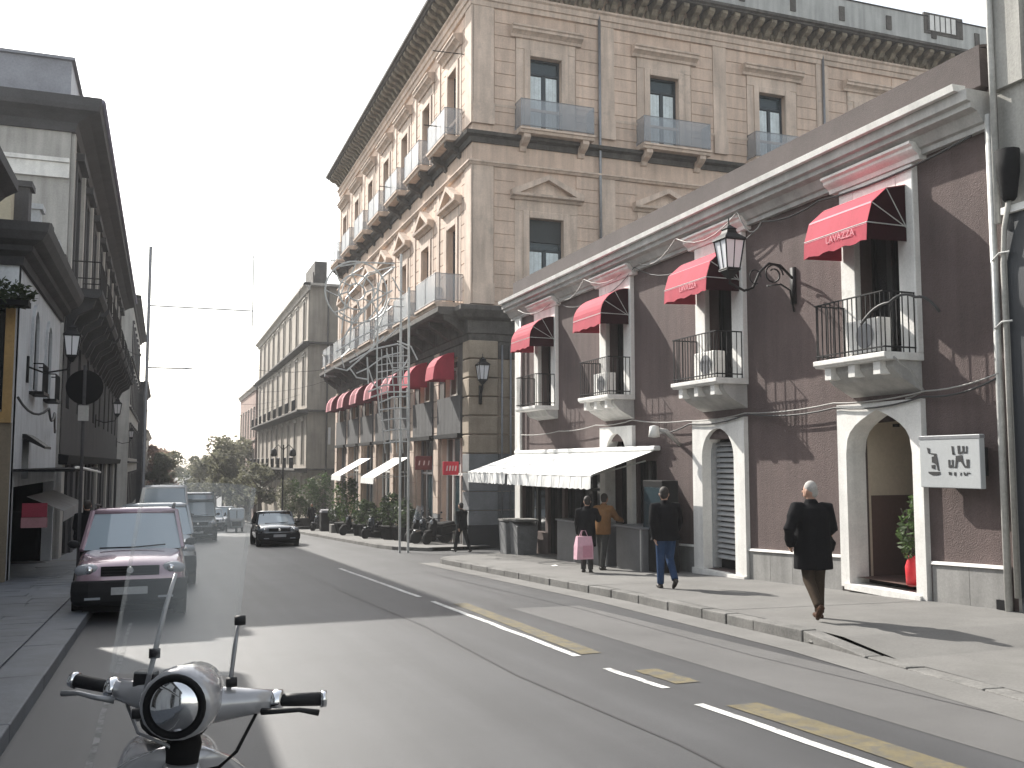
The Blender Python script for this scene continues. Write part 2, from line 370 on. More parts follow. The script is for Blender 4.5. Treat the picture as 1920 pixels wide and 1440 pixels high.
# long pale joints across the pavement
for yy in (6.2, 11.8, 16.4, 21.2, 25.0):
    mb = MB(); mb.quad((kerbx(yy)+.24, yy, gz(yy, hR(yy)+.003)), (10.85, yy-.4, gz(yy-.4, hR(yy-.4)+.003)), (10.85, yy-.382, gz(yy-.382, hR(yy-.382)+.003)), (kerbx(yy)+.24, yy+.018, gz(yy+.018, hR(yy)+.003)))
    part('pavement_joint', mb, TAR, pr)
# ---- pavement in front of the palazzo and on down the street
pp = struct('pavement_far_right', strip(lambda y: (8.0+(max(0, 36.5-y))**2*.11+.22, 11.4), lin(33.4, 64, 14), .14), PAVE)
ys = lin(33.4, 64, 16)
for a, b in zip(ys[:-1], ys[1:]):
    kerbstone((8.0+(max(0, 36.5-a))**2*.11, a), (8.0+(max(0, 36.5-b))**2*.11, b), .22, lambda yy: .142, pp)
struct('pavement_street_end_right', strip(lambda y: (8.1, 14), lin(72, 330, 30), .14), PAVE)
mb = MB()
for yy in (72,): mb.box(8.0, 8.22, yy, yy+3, gz(yy+3, -.1), gz(yy, .13))
# ---- left pavement: lava slabs behind long kerb stones
plf = struct('pavement_left', strip(lambda y: (-6.6, -1.02), lin(-6, 330, 50), .112), LAVA)
y = 1.6
while y < 58:
    L = random.choice((1.5, 1.9, 2.2)); y2 = y+L
    if not (32.3 < y2 < 34.2): kerbstone((-1.46, y), (-1.46, y2), .46, lambda yy: .142, plf, LAVA)
    y = y2
y = 3.2
while y < 31.8:
    L = random.choice((.55, .7, .85))
    xs = [-3.2, -2.3+random.uniform(-.25, .25), -1.475]
    for xa, xb in zip(xs[:-1], xs[1:]):
        mb = MB(); mb.hexa([(xa+.006, y+.006, gz(y, .08)), (xb-.006, y+.006, gz(y, .08)), (xb-.006, y+L-.006, gz(y+L, .08)), (xa+.006, y+L-.006, gz(y+L, .08))]+[(px, py, gz(py, .136+random.uniform(-.004, .004))) for px, py in ((xa+.006, y+.006), (xb-.006, y+.006), (xb-.006, y+L-.006), (xa+.006, y+L-.006))])
        part('paving_slab', mb, LAVA, plf)
    y += L
mb = MB(); mb.box(-4.6, -1.0, 32.0, 32.6, gz(32, .115), gz(32, .122)); part('drain_channel', mb, TAR, plf)
# ================================================================ BROWN TWO-STOREY BUILDING
W = 10.9; FB = FX(W)
bb = thing('brown_building', (W, 19.5, gz(19.5)), 'brown rendered two-storey house with white window surrounds and a long pale cornice', 'building')
WIN = [(11.4, 13.1), (16.05, 17.85), (20.9, 22.7), (25.73, 27.45)]
holes = []
for a, b in WIN:
    c = (a+b)/2; holes.append((c-.5, c+.5, 3.38, 5.95, .4))
holes += [(11.58, 13.14, -.36, 2.58, 2.6), (16.3, 17.72, -.52, 2.2, .4), (21.15, 22.5, -.9, 2.25, .5), (19.85, 20.85, -.75, 1.75, .8), (22.75, 25.3, -.2, 1.75, .8), (25.5, 26.6, -1.0, 1.75, .8), (26.8, 28.7, -.4, 1.75, .8)]
part('wall', wall_skin(FB, 9.85, 29.2, -1.7, 7.0, holes), BROWN, bb)
mb = MB(); mb.box(W+.05, 20, 29.19, 29.2, -1.7, 6.98); mb.quad((W+.001, 29.2, -1.7), (20, 29.2, -1.7), (20, 29.2, 6.98), (W+.001, 29.2, 6.98)); mb.box(13.6, 20, 9.85, 29.18, -1.7, 6.9)
part('rear_block', mb, BROWN, bb)
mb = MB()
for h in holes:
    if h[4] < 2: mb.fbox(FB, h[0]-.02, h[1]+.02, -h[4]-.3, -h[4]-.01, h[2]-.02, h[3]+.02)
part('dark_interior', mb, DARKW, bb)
# parapet and cornice
mb = MB(); mb.fbox(FB, 10.02, 29.3, -.3, .12, 7.062, 7.62); part('parapet', mb, ROOF, bb)
mb = MB(); mb.hexa([(W-.12, 10.02, 7.621), (14, 10.02, 8.3), (14, 29.3, 8.3), (W-.12, 29.3, 7.621), (W-.12, 10.02, 7.66), (14, 10.02, 8.4), (14, 29.3, 8.4), (W-.12, 29.3, 7.66)]); part('roof', mb, ROOF, bb)
mb = MB(); mb.fprism(FB, [(-.05, 6.42), (.1, 6.42), (.1, 6.5), (.15, 6.52), (.24, 6.66), (.36, 6.7), (.36, 6.78), (.43, 6.8), (.43, 6.96), (-.05, 6.96)], 9.98, 29.55); part('cornice', mb, CORN, bb)
mb = MB(); mb.fprism(FB, [(.3, 6.962), (.52, 6.962), (.54, 7.06), (.3, 7.06)], 10.12, 29.62); part('cornice_cap', mb, WHITEM, bb)
# --- windows with surrounds, hoods, shutters, balconies, awnings
def louvre(mbx, F, u0, u1, z0, z1, d, step=.07):
    n = int((z1-z0)/step)
    for k in range(n):
        z = z0+step*k; mbx.add([F(u0, d, z), F(u1, d, z), F(u1, d-.03, z+step*.8), F(u0, d-.03, z+step*.8)], [(0, 1, 2, 3)])
BALm = MB().box(-.007, .007, -.007, .007, 0, .93).mesh('baluster', IRON)
def rail_y(y0, y1, x, n): return [(x, y0+(y1-y0)*(i+.5)/n) for i in range(n)]
AWN_TXT = None
for i, (a, b) in enumerate(WIN):
    c = (a+b)/2
    mb = MB(); mb.fbox(FB, a, c-.5, -.02, .11, 3.38, 6.35); mb.fbox(FB, c+.5, b, -.02, .11, 3.38, 6.35); mb.fbox(FB, c-.5, c+.5, -.02, .11, 5.95, 6.35)
    wn = part('window', mb, WHITEM, bb); bevel(wn, .015)
    mb = MB(); mb.fprism(FB, [(-.02, 6.351), (.14, 6.351), (.16, 6.42), (.24, 6.47), (.27, 6.5), (.27, 6.545), (.33, 6.57), (.33, 6.61), (-.02, 6.61)], a-.2, b+.2); part('hood', mb, WHITEM, wn)
    mb = MB(); mb.fbox(FB, c-.5, c-.43, -.3, -.24, 3.38, 5.95); mb.fbox(FB, c+.43, c+.5, -.3, -.24, 3.38, 5.95); mb.fbox(FB, c-.03, c+.03, -.3, -.24, 3.38, 5.95); mb.fbox(FB, c-.43, c+.43, -.3, -.24, 5.86, 5.95); mb.fbox(FB, c-.43, c+.43, -.3, -.24, 3.38, 3.6); part('casement', mb, BLACK, wn)
    for s in (-1, 1):
        mb = MB(); mb.fbox(FB, c+s*.23-.2, c+s*.23+.2, -.29, -.28, 3.6, 5.86); part('pane', mb, GLASSD, wn)
    # balcony
    slab = MB(); slab.fprism(FB, [(-.02, 3.26), (.7, 3.26), (.72, 3.29), (.75, 3.3), (.75, 3.38), (-.02, 3.38)], a+.0, b-.02)
    bal = part('balcony', slab, WHITEM, bb); bevel(bal, .01)
    if i < 3:
        und = MB(); und.fprism(FB, [(-.02, 3.258), (.55, 3.258), (.55, 3.17), (.5, 3.1), (.4, 3.0), (.25, 2.92), (.1, 2.84), (-.02, 2.78)], a+.05, b-.07)
        part('corbel', und, CORN, bal)
        for k in range(3):
            u = a+.28+k*(b-a-.56)/2; mb = MB(); mb.fbox(FB, u-.075, u+.075, .45, .66, 3.06, 3.257); part('dentil', mb, WHITEM, bal)
    else:
        und = MB(); und.fprism(FB, [(-.02, 3.258), (.4, 3.258), (.3, 3.1), (-.02, 3.0)], a+.05, b-.07); part('corbel', und, CORN, bal)
    x0, x1 = W-.71, W-.03
    n = 15
    for x, yy in rail_y(a+.05, b-.07, x0, n): piece('baluster', BALm, bal, (x, yy, 3.38))
    for k in range(6):
        for yy in (a+.04, b-.06): piece('baluster', BALm, bal, (x0+(x1-x0)*(k+.2)/6, yy, 3.38))
    mb = MB()
    for z in (3.46, 4.31): mb.tube([(x1, a+.04, z), (x0, a+.04, z), (x0, b-.06, z), (x1, b-.06, z)], .014, 5)
    part('rail', mb, IRON, bal)
    # awning
    seg_n = 3 if i < 2 else 9
    prof = []
    for k in range(seg_n+1):
        t = math.pi/2*k/seg_n; prof.append((.1+.78*math.sin(t), 5.38+.66*math.cos(t)))
    ya, yb = a+.08, b-.05
    if i == 0: ya = a+.14
    mb = MB()
    for (d0, z0), (d1, z1) in zip(prof[:-1], prof[1:]):
        mb.add([FB(ya, d0, z0), FB(yb, d0, z0), FB(yb, d1, z1), FB(ya, d1, z1)], [(0, 1, 2, 3)])
    # front valance with a scalloped lower edge, and short side valances
    nn = 12
    for k in range(nn):
        u0, u1 = ya+(yb-ya)*k/nn, ya+(yb-ya)*(k+1)/nn; dz0 = .02*math.sin(k*1.9); dz1 = .02*math.sin((k+1)*1.9)
        mb.add([FB(u0, .88, 5.38), FB(u1, .88, 5.38), FB(u1, .9, 5.1+dz1), FB(u0, .9, 5.1+dz0)], [(0, 1, 2, 3)])
    for u in (yb,): mb.add([FB(u, .12, 5.38), FB(u, .88, 5.38), FB(u, .9, 5.1), FB(u, .12, 5.13)], [(0, 1, 2, 3)])
    mb.add([FB(yb, .1, 5.38)]+[FB(yb, d, z) for d, z in prof], [tuple(range(len(prof)+1))])
    aw = part('awning', mb, RED, bb)
    mb = MB(); mb.add([FB(ya+.012, .1, 5.14)]+[FB(ya+.012, d-.008, z-.008) for d, z in prof]+[FB(ya+.012, .89, 5.12)], [tuple(range(len(prof)+2))]); part('awning_shade_panel', mb, AWNSHADE, aw)  # dark sheet across the open near end paints the shaded inside
    sm = aw.modifiers.new('th', 'SOLIDIFY'); sm.thickness = .006
    mb = MB()
    for k in (range(1, seg_n) if seg_n < 5 else (3, 6)):
        d, z = prof[k]; mb.tube([FB(ya, .12, 5.36), FB(ya, d-.01, z-.01), FB(yb, d-.01, z-.01)], .009, 5)
    mb.tube([FB(ya, .12, 5.38), FB(ya, .88, 5.385), FB(yb, .88, 5.385), FB(yb, .12, 5.38)], .01, 5); part('frame_rib', mb, PALEST, aw)
    ks = (range(1, seg_n+1) if seg_n < 5 else (9,))
    for k in ks:
        d, z = prof[k]; mb = MB(); mb.add([FB(ya+.01, d-.012, z+.012), FB(yb-.01, d-.012, z+.012), FB(yb-.01, d+.006, z-.02), FB(ya+.01, d+.006, z-.02)], [(0, 1, 2, 3)]); s_ = part('trim_stripe', mb, REDT, aw)
        mo = s_.modifiers.new('th', 'SOLIDIFY'); mo.thickness = .004; mo.offset = 1
    if AWN_TXT is None: AWN_TXT = text_mesh('LAVAZZA', .155, REDT, 'lettering', .001)
    if i > 1: continue
    t = link('lettering', AWN_TXT, aw); t.matrix_local = Matrix.Translation((W-.905, (ya+yb)/2-.15, 5.285)) @ Matrix(((0, 0, -1, 0), (-1, 0, 0, 0), (0, 1, 0, 0), (0, 0, 0, 1)))
# --- ground floor arches
def arch_poly(c, hw, z0, z1, pointed=False, n=10, spring=.55):
    pts = [(c-hw, z0), (c-hw, z1-spring)]
    for k in range(1, n):
        t = math.pi*k/n
        if pointed:
            s = k/n; q = 1-abs(2*s-1); pts.append((c-hw*math.cos(t)*.98, z1-spring+spring*(q**.62)))
        else: pts.append((c-hw*math.cos(t), z1-spring+spring*math.sin(t)))
    return pts+[(c+hw, z1-spring), (c+hw, z0)]
def surround(name, c, hw, ohw, z0, z1, ztop, pointed, m, d0, d1, parent, spring=.55):
    """arched surround as two half plates so the opening stays open"""
    ap = arch_poly(c, hw, z0, z1, pointed, 12, spring)
    mb = MB(); mid = len(ap)//2
    left = [(c-ohw, z0), (c-ohw, ztop), (ap[mid][0], ztop)] + ap[mid::-1]
    right = [(ap[mid][0], ztop), (c+ohw, ztop), (c+ohw, z0)] + ap[:mid-1:-1]
    for poly in (left, right): mb.fplate(FB, poly, d0, d1)
    return part(name, mb, m, parent)
# entrance hall with the potted plant
d1 = surround('entrance', 12.36, .75, .96, -.36, 2.56, 2.68, True, WHITEM, -.3, .1, bb, .7)
mb = MB()
mb.quad((W+.36, 13.13, -.2), (W+2.58, 13.13, -.2), (W+2.58, 13.13, 2.57), (W+.36, 13.13, 2.36)); mb.quad((W+.36, 11.59, 2.57), (W+2.58, 11.59, 2.57), (W+2.58, 13.13, 2.57), (W+.36, 13.13, 2.57)); part('hall_wall', mb, BEIGE, d1)
mb = MB(); mb.quad((W+.4, 13.12, -.2), (W+2.58, 13.12, -.2), (W+2.58, 13.12, 1.15), (W+.4, 13.12, 1.15)); mb.quad((W+.05, 11.59, -.2), (W+2.58, 11.59, -.2), (W+2.58, 13.12, -.2), (W+.05, 13.12, -.2)); part('hall_dado', mb, DADO, d1)
mb = MB(); mb.box(W+2.5, W+2.59, 11.59, 13.13, -.2, 2.36); part('hall_door', mb, DARKW, d1)
mb = MB(); mb.fbox(FB, 11.5, 13.2, -.3, .14, -.4, -.3); part('threshold', mb, WHITEM, d1)
for k in range(2):
    mb = MB(); mb.lathe([(.001, 0), (.055, 0), (.055, .05), (.001, .05)], (W+.6+k*.6, 12.7, 2.3), 10); part('ceiling_spot', mb, BLACK, d1)
# louvred door
d2 = surround('louvre_door', 17.08, .6, .98, -.52, 2.42, 2.62, False, WHITEM, -.28, .1, bb, .6)
SLM = MB(); SLM.hexa([(-.012, -.53, 0), (.05, -.53, .07), (.05, .53, .07), (-.012, .53, 0), (-.022, -.53, .018), (.04, -.53, .088), (.04, .53, .088), (-.022, .53, .018)])
SLAT = mat('grey louvre slat', (.33, .335, .34), .55, .12, 3); SLm = SLM.mesh('slat', SLAT)
mb = MB(); mb.fbox(FB, 16.46, 17.7, -.33, -.3, -.5, 2.2); part('door_leaf', mb, BLACK, d2)
for u in (16.49, 17.64): mb = MB(); mb.fbox(FB, u-.05, u+.05, -.29, -.12, -.5, 2.3); part('stile', mb, SLAT, d2)
for k in range(22): piece('slat', SLm, d2, (W+.2, 17.08, -.3+k*.112))
mb = MB(); mb.fbox(FB, 16.1, 18.06, -.2, .16, -.72, -.525); part('door_step', mb, WHITEM, d2)
d3 = surround('arched_shopfront', 21.82, .62, .92, -.9, 2.45, 2.62, False, WHITEM, -.2, .1, bb, .7)
mb = MB(); mb.fbox(FB, 21.2, 22.44, -.42, -.4, -.9, 2.25); part('pane', mb, GLASSD, d3)
# plinth panels following the slope, with their white cap
for y0, y1 in ((9.95, 11.34), (13.36, 16.08), (18.1, 19.8)):
    n = max(1, round((y1-y0)/.68))
    for k in range(n):
        ua, ub = y0+(y1-y0)*k/n+.004, y0+(y1-y0)*(k+1)/n-.004
        mb = MB(); mb.hexa([FB(ua, -.01, gz(ua)-.1), FB(ub, -.01, gz(ub)-.1), FB(ub, .045, gz(ub)-.1), FB(ua, .045, gz(ua)-.1), FB(ua, -.01, gz(ua, .69)), FB(ub, -.01, gz(ub, .69)), FB(ub, .045, gz(ub, .69)), FB(ua, .045, gz(ua, .69))])
        part('plinth_panel', mb, PANEL, bb)
    mb = MB(); mb.hexa([FB(y0, -.01, gz(y0, .692)), FB(y1, -.01, gz(y1, .692)), FB(y1, .075, gz(y1, .692)), FB(y0, .075, gz(y0, .692)), FB(y0, -.01, gz(y0, .735)), FB(y1, -.01, gz(y1, .735)), FB(y1, .06, gz(y1, .735)), FB(y0, .06, gz(y0, .735))]); part('plinth_cap', mb, WHITEM, bb)
# white corner strip at the far end
mb = MB(); mb.fbox(FB, 28.75, 29.2, -.02, .09, -1.4, 6.41); part('corner_pilaster', mb, WHITEM, bb)
# shopfront below the white awning
mb = MB()
for u in (19.86, 20.3, 20.83, 22.77, 23.6, 24.4, 25.28, 25.52, 26.05, 26.58, 26.82, 27.7, 28.68): mb.fbox(FB, u-.03, u+.03, -.2, -.1, gz(u), 1.75)
mb.fbox(FB, 22.7, 28.7, -.2, -.1, .95, 1.02); part('shop_frame', mb, IRON, bb)
for u0, u1 in ((19.9, 20.8), (22.8, 24.4), (24.43, 25.25), (25.55, 26.55), (26.85, 28.65)):
    mb = MB(); mb.fbox(FB, u0, u1, -.17, -.16, gz(u1, .1), 1.74); part('shop_window', mb, GLASSD, bb)
# ---- white shop awning
sa = MB()
A0, A1, B0, B1 = (W-.12, 19.75, 1.98), (W-.12, 28.95, 1.98), (9.15, 19.75, 1.42), (9.15, 28.95, 1.42)
sa.quad(A0, A1, B1, B0)
nn = 56
for k in range(nn):
    u0, u1 = 19.75+9.2*k/nn, 19.75+9.2*(k+1)/nn
    f = lambda u: (-.3 - .035*abs(math.sin((u-19.75)*math.pi/.32)))
    if 25.35 < (u0+u1)/2 < 25.5: continue
    sa.quad((9.15, u0, 1.415), (9.15, u1, 1.415), (9.13+.012*math.sin(u1*9), u1, 1.42+f(u1)), (9.13+.012*math.sin(u0*9), u0, 1.42+f(u0)))
swn = part('shop_awning', sa, WHITEC, bb); mo = swn.modifiers.new('th', 'SOLIDIFY'); mo.thickness = .008
mb = MB(); mb.fbox(FB, 19.6, 29.0, .02, .2, 1.985, 2.1); bevel(part('awning_box', mb, WHITEC, swn), .03)
mb = MB(); mb.tube([(9.16, 19.72, 1.4), (9.16, 29, 1.4)], .025, 6)
for u in (20.2, 23, 25.6, 28.4): mb.tube([(W-.1, u, 1.75), (10.0, u+.25, 1.52), (9.2, u, 1.37)], .018, 5)
part('awning_arm', mb, PALEST, swn)
# drain pipes, junction box at the near end
mb = MB(); mb.tube([(W-.1, 9.93, 6.6), (W-.1, 9.93, gz(9.93, .1))], .05, 8); part('drain_pipe', mb, PALEST, bb, True)
mb = MB(); mb.tube([(W-.12, 28.55, 6.4), (W-.12, 28.55, -1.0)], .045, 8); part('drain_pipe', mb, PALEST, bb, True)
mb = MB(); mb.fbox(FB, 9.98, 10.14, .05, .1, gz(10, .14), gz(10, .27)); part('vent_grille', mb, BLACK, bb)
# ---- cables slung along the wall (one thing each)
def cable(pts, r=.014, sag=.12, m=CABLE, label='', group=None, name='wall_cable'):
    P = []
    for a, b in zip(pts[:-1], pts[1:]):
        a, b = Vector(a), Vector(b)
        for k in range(6):
            t = k/6; q = a.lerp(b, t); q.z -= sag*4*t*(1-t); P.append(q)
    P.append(Vector(pts[-1])); mb = MB(); mb.tube(P, r, 5); o = part(name, mb, m, None, True); return tag(o, label, 'cable', group)
XC = W-.14
cable([(XC, 9.9, 2.93), (XC, 11.25, 2.78), (XC, 13.35, 2.72), (XC, 16.0, 2.68), (XC, 18.2, 2.62), (XC, 20.8, 2.75), (XC, 22.9, 2.7), (XC, 25.4, 2.62), (XC, 28.5, 2.6)], .013, .05, CABLEP, 'pale cable bundle clipped along the brown wall above the ground floor doors')
cable([(XC, 9.95, 2.86), (XC, 11.3, 2.7), (XC, 13.3, 2.64), (XC, 15.9, 2.66), (XC, 18.1, 2.55), (XC, 19.8, 2.4)], .016, .08, CABLE, 'black cable running below the pale bundle on the brown wall')
cable([(XC, 10.2, 6.38), (XC, 13.6, 6.32), (XC, 15.3, 6.36)], .018, .1, CABLE, 'black cable sagging under the cornice beside the first window hood')
cable([(XC, 15.3, 6.36), (W-.35, 15.8, 6.66), (W-.36, 18.2, 6.66), (XC, 20.6, 6.66), (W-.36, 23.1, 6.64), (XC, 25.5, 6.6), (W-.36, 28.2, 6.58)], .013, .3, CABLEP, 'pale cable swagged from hood to hood under the cornice of the brown house')
cable([(XC, 15.3, 6.3), (XC, 18.2, 6.0), (XC, 20.6, 6.5), (XC, 23.0, 6.1), (XC, 25.5, 6.4)], .01, .18, CABLE, 'thin dark wire looping low between the window hoods of the brown house')
cable([(W-.6, 11.38, 3.3), (W-.35, 11.3, 3.1), (W-.12, 11.3, 2.8), (W-.1, 11.7, 2.7)], .014, .02, CABLEP, 'short pale cable dropping beside the corbel over the entrance')
cable([(W-.3, 10.75, 3.9), (W-.5, 11.0, 4.15), (W-.72, 11.3, 4.1), (W-.74, 11.9, 3.85)], .022, -.08, CABLE, 'thick black hose arching over the balcony railing above the entrance')
# ---- air conditioners on the balconies
def aircon(y, label):
    t = thing('air_conditioner', (W-.3, y, 3.39), label, 'air conditioner', 'air conditioners on the balconies of the brown house')
    mb = MB(); mb.box(-.14, .14, -.38, .38, .06, .6); bevel(part('case', mb, WHITEM, t, local=True), .02)
    mb = MB(); mb.lathe([(.001, 0), (.2, 0), (.2, .012), (.001, .012)], (-.155, -.08, .33), 18, 'x'); f = part('fan_grille', mb, STEEL, t, local=True)
    for k in range(2):
        mb = MB(); mb.box(-.12, .12, -.3+k*.5, -.24+k*.5, 0, .06); part('foot', mb, IRON, t, local=True)
aircon(12.25, 'white air conditioner standing on the balcony above the entrance')
aircon(17.0, 'white air conditioner standing on the balcony above the louvred door')
aircon(22.0, 'white air conditioner standing on the balcony above the arched shopfront')
# ---- sign board
sg = thing('sign_board', (W-.16, 10.7, 1.72), 'white box sign with black coffee grinder emblem and letters beside the entrance', 'sign')
SIGNM = mat('sign white', (.4, .415, .42), .5, .05)
mb = MB(); mb.box(-.12, -.03, -.56, .56, -.38, .38); bevel(part('box', mb, SIGNM, sg, local=True), .01)
for s in (-1, 1): mb = MB(); mb.box(-.028, .158, s*.4-.03, s*.4+.03, -.2, .2); part('bracket', mb, IRON, sg, local=True)
mb = MB(); mb.box(-.126, -.028, -.565, .565, .325, .37); part('top_trim', mb, STEEL, sg, local=True)
INK = mat('sign ink', (.015, .016, .018), .6, .1)
def sgp(px, py): return (-(px-855)/1520*1.12, -(py-700)/1150*.76)      # sign face coordinates from the close-up of the board
def inkpoly(name, pts):
    P = [sgp(*p) for p in pts]; mb = MB(); n = len(P)
    mb.add([(-.1225, y_, z_) for y_, z_ in P]+[(-.126, y_, z_) for y_, z_ in P], [tuple(range(n)), tuple(range(2*n-1, n-1, -1))]+[(k, (k+1) % n, (k+1) % n+n, k+n) for k in range(n)]); return part(name, mb, INK, sg, local=True)
inkpoly('grinder_emblem', [(300, 390), (375, 410), (370, 510), (410, 515), (540, 525), (555, 600), (605, 900), (560, 890), (540, 790), (500, 740), (420, 720), (420, 600), (440, 590), (480, 585), (480, 550), (430, 540), (325, 515)])
inkpoly('grinder_drawer', [(405, 780), (500, 770), (500, 865), (410, 850)])
inkpoly('grinder_base', [(315, 925), (625, 925), (625, 980), (560, 1000), (430, 1005), (330, 965)])
for nm, pts in (('letter', [(930, 365), (980, 370), (1000, 540), (950, 550)]), ('letter', [(950, 520), (1035, 545), (950, 552)]), ('letter', [(1080, 360), (1140, 360), (1140, 500), (1200, 480), (1200, 530), (1090, 535)]), ('letter', [(1195, 370), (1250, 370), (1245, 500), (1290, 490), (1290, 370), (1325, 372), (1315, 525), (1205, 520)]),
                ('letter', [(840, 665), (885, 660), (885, 780), (930, 770), (925, 665), (970, 660), (965, 830), (845, 832)]), ('letter', [(1035, 580), (1190, 560), (1215, 720), (1260, 800), (1290, 790), (1285, 655), (1360, 655), (1350, 830), (1240, 830), (1150, 700), (1075, 690), (1050, 835), (985, 835), (1010, 800)]),
                ('small_letter', [(835, 925), (915, 930), (900, 990), (850, 990)]), ('small_letter', [(975, 930), (1025, 930), (1020, 1010), (975, 1000)]), ('small_letter', [(1135, 935), (1160, 935), (1150, 1000), (1125, 1000)]), ('small_letter', [(1205, 930), (1240, 930), (1270, 1000), (1220, 995)]), ('small_letter', [(1290, 930), (1370, 935), (1370, 960), (1310, 955), (1290, 1000), (1270, 990)])): inkpoly(nm, pts)
# ---- wall lantern builder
def lantern(mbs, c, s=1.0):
    x, y, z = c
    rings = lambda r, zz: [(x+r*s*math.cos(R(45+90*k)), y+r*s*math.sin(R(45+90*k)), z+zz*s) for k in range(4)]
    g_ = MB(); g_.loft([rings(.17, 0), rings(.255, .5)])
    fr = MB()
    for k in range(4):
        a_, b_ = rings(.175, 0)[k], rings(.262, .5)[k]; fr.tube([a_, b_], .014*s, 4)
    for zz, r in ((0, .18), (.5, .27)): fr.tube(rings(r, zz), .018*s, 4, True)
    for k in range(4):
        m0 = [(rings(.17, 0)[k][i]+rings(.17, 0)[(k+1) % 4][i])/2 for i in range(3)]; m1 = [(rings(.258, .5)[k][i]+rings(.258, .5)[(k+1) % 4][i])/2 for i in range(3)]
        fr.tube([m0, m1], .01*s, 4)
    top = MB(); top.loft([rings(.3, .5), rings(.29, .53), rings(.15, .62), rings(.12, .68), rings(.14, .7), rings(.02, .78)]); top.tube([(x, y, z+.76*s), (x, y, z+.9*s)], .012*s, 5)
    bot = MB(); bot.loft([rings(.19, -.03), rings(.18, 0)]); bot.loft([rings(.05, -.16), rings(.12, -.08), rings(.16, -.03)])
    return g_, fr, top, bot
def lantern_thing(name, c, s, wallpt, label, arm):
    t = thing(name, wallpt, label, 'street lamp')
    g_, fr, top, bot = lantern(None, c, s)
    gl = part('lamp_glass', g_, LAMPG, t); part('glazing_bar', fr, IRON, gl)
    part('cap', top, IRON, t); part('lamp_base', bot, IRON, t)
    for p_ in arm: part(p_[0], p_[1], IRON, t, True)
    return t
wp = onx(1490, 560, W); lx, ly = ony(1368, 505, wp.y).x, wp.y; lz = ony(1368, 500, wp.y).z
arm = MB(); arm.tube([(W, ly, lz-.15), (W-.3, ly, lz+.1), (W-.55, ly, lz+.12), (W-.75, ly, lz-.05), (W-.9, ly, lz-.35), (lx+.3, ly, lz-.42), (lx, ly, lz-.3), (lx, ly, lz-.1)], .024, 7)
scr = MB(); scr.tube([(W-.45+.21*math.cos(t)*(1-.06*t), ly, lz-.08+.2*math.sin(t)*(1-.06*t)) for t in [k*.45 for k in range(20)]], .016, 5)
scr.tube([(W-.02, ly, lz-.75), (W-.1, ly, lz-.35), (W-.3, ly, lz-.25), (W-.6, ly, lz-.3)], .018, 5); scr.tube([(W-.85+.12*math.cos(t), ly, lz-.15+.13*math.sin(t)) for t in [k*.4 for k in range(14)]], .012, 5)
pl_ = MB(); pl_.box(W-.05, W-.001, ly-.06, ly+.06, lz-.6, lz+.08)
lantern_thing('street_lamp', (lx, ly, lz-.05), 1.05, (W, ly, lz-.4), 'black iron lantern on a scrolled bracket fixed to the brown house between two balconies', [('bracket', arm), ('scroll', scr), ('wall_plate', pl_)])
# ---- potted plant in the entrance
def leaves(mb, c, rx, ry, rz, n, s, bias=0):
    for _ in range(n):
        while True:
            v = Vector((random.uniform(-1, 1), random.uniform(-1, 1), random.uniform(-1, 1)))
            if v.length < 1: break
        if v.length < .5 and random.random() < .5: continue
        p = Vector((c[0]+v.x*rx, c[1]+v.y*ry, c[2]+v.z*rz)); a = Vector((random.gauss(0, 1), random.gauss(0, 1), random.gauss(0, .6))).normalized(); b = a.cross(Vector((random.gauss(0, 1), random.gauss(0, 1), random.gauss(0, 1)))).normalized()
        q = s*random.uniform(.6, 1.3); mb.add([p-a*q, p+b*q*.45, p+a*q, p-b*q*.45], [(0, 1, 2, 3)])
LEAF = leafmat('leaf green', (.065, .105, .035)); LEAFD = leafmat('dark leaf', (.045, .065, .03), .4); LEAFR = leafmat('winter russet leaf', (.27, .175, .13)); LEAFG = leafmat('grey green leaf', (.18, .18, .125))  # grey green of the far trees is paled to imitate haze
BARK = mat('bark', (.12, .1, .085), .9, .25, 4, 20, .5, 30)
pt = thing('potted_plant', (W+.2, 11.98, -.22), 'leafy green plant in a red wrapped pot inside the entrance', 'plant')
mb = MB(); mb.lathe([(.08, 0), (.12, .02), (.13, .3), (.09, .42), (.1, .46), (.001, .44)], (0, 0, .0), 12); part('pot', mb, mat('red wrap', (.55, .02, .03), .5, .1), pt, True, local=True)
mb = MB()
for k in range(5): mb.tube([(0, 0, .4), (random.uniform(-.08, .08), random.uniform(-.08, .08), .8), (random.uniform(-.15, .15), random.uniform(-.15, .1), 1.2)], .008, 5)
part('stem', mb, BARK, pt, local=True)
mb = MB(); leaves(mb, (0, -.02, .8), .26, .22, .42, 320, .06); leaves(mb, (0, -.1, 1.3), .14, .12, .14, 70, .055); part('foliage', mb, LEAF, pt, local=True)
# ================================================================ NEXT HOUSE AT THE RIGHT EDGE
nb = thing('neighbour_house', (11, 4, 0), 'pale taller house beside the brown house with drain pipe and dark panel', 'building')
NBM = mat('pale render', (.42, .41, .38), .9, .15, .8, 25, .3, 45, streak=.35, stain=((.22, .21, .19), 1, .57, .5))
mb = MB(); mb.box(W-.02, 20, -6, 9.84, -.6, 12.5); part('wall', mb, NBM, nb)
mb = MB(); mb.fbox(FB, 9.35, 9.84, .021, .1, 6.9, 12.5); part('corner_pilaster', mb, NBM, nb)
mb = MB(); mb.tube([(W-.14, 9.8, 12.5), (W-.14, 9.8, 5.0)], .045, 8); part('drain_pipe', mb, PALEST, nb, True)
mb = MB(); mb.fbox(FB, 7.6, 9.72, .022, .1, gz(9, .1), 5.1); part('dark_cladding', mb, mat('dark blue cladding', (.018, .022, .028), .5, .15), nb)
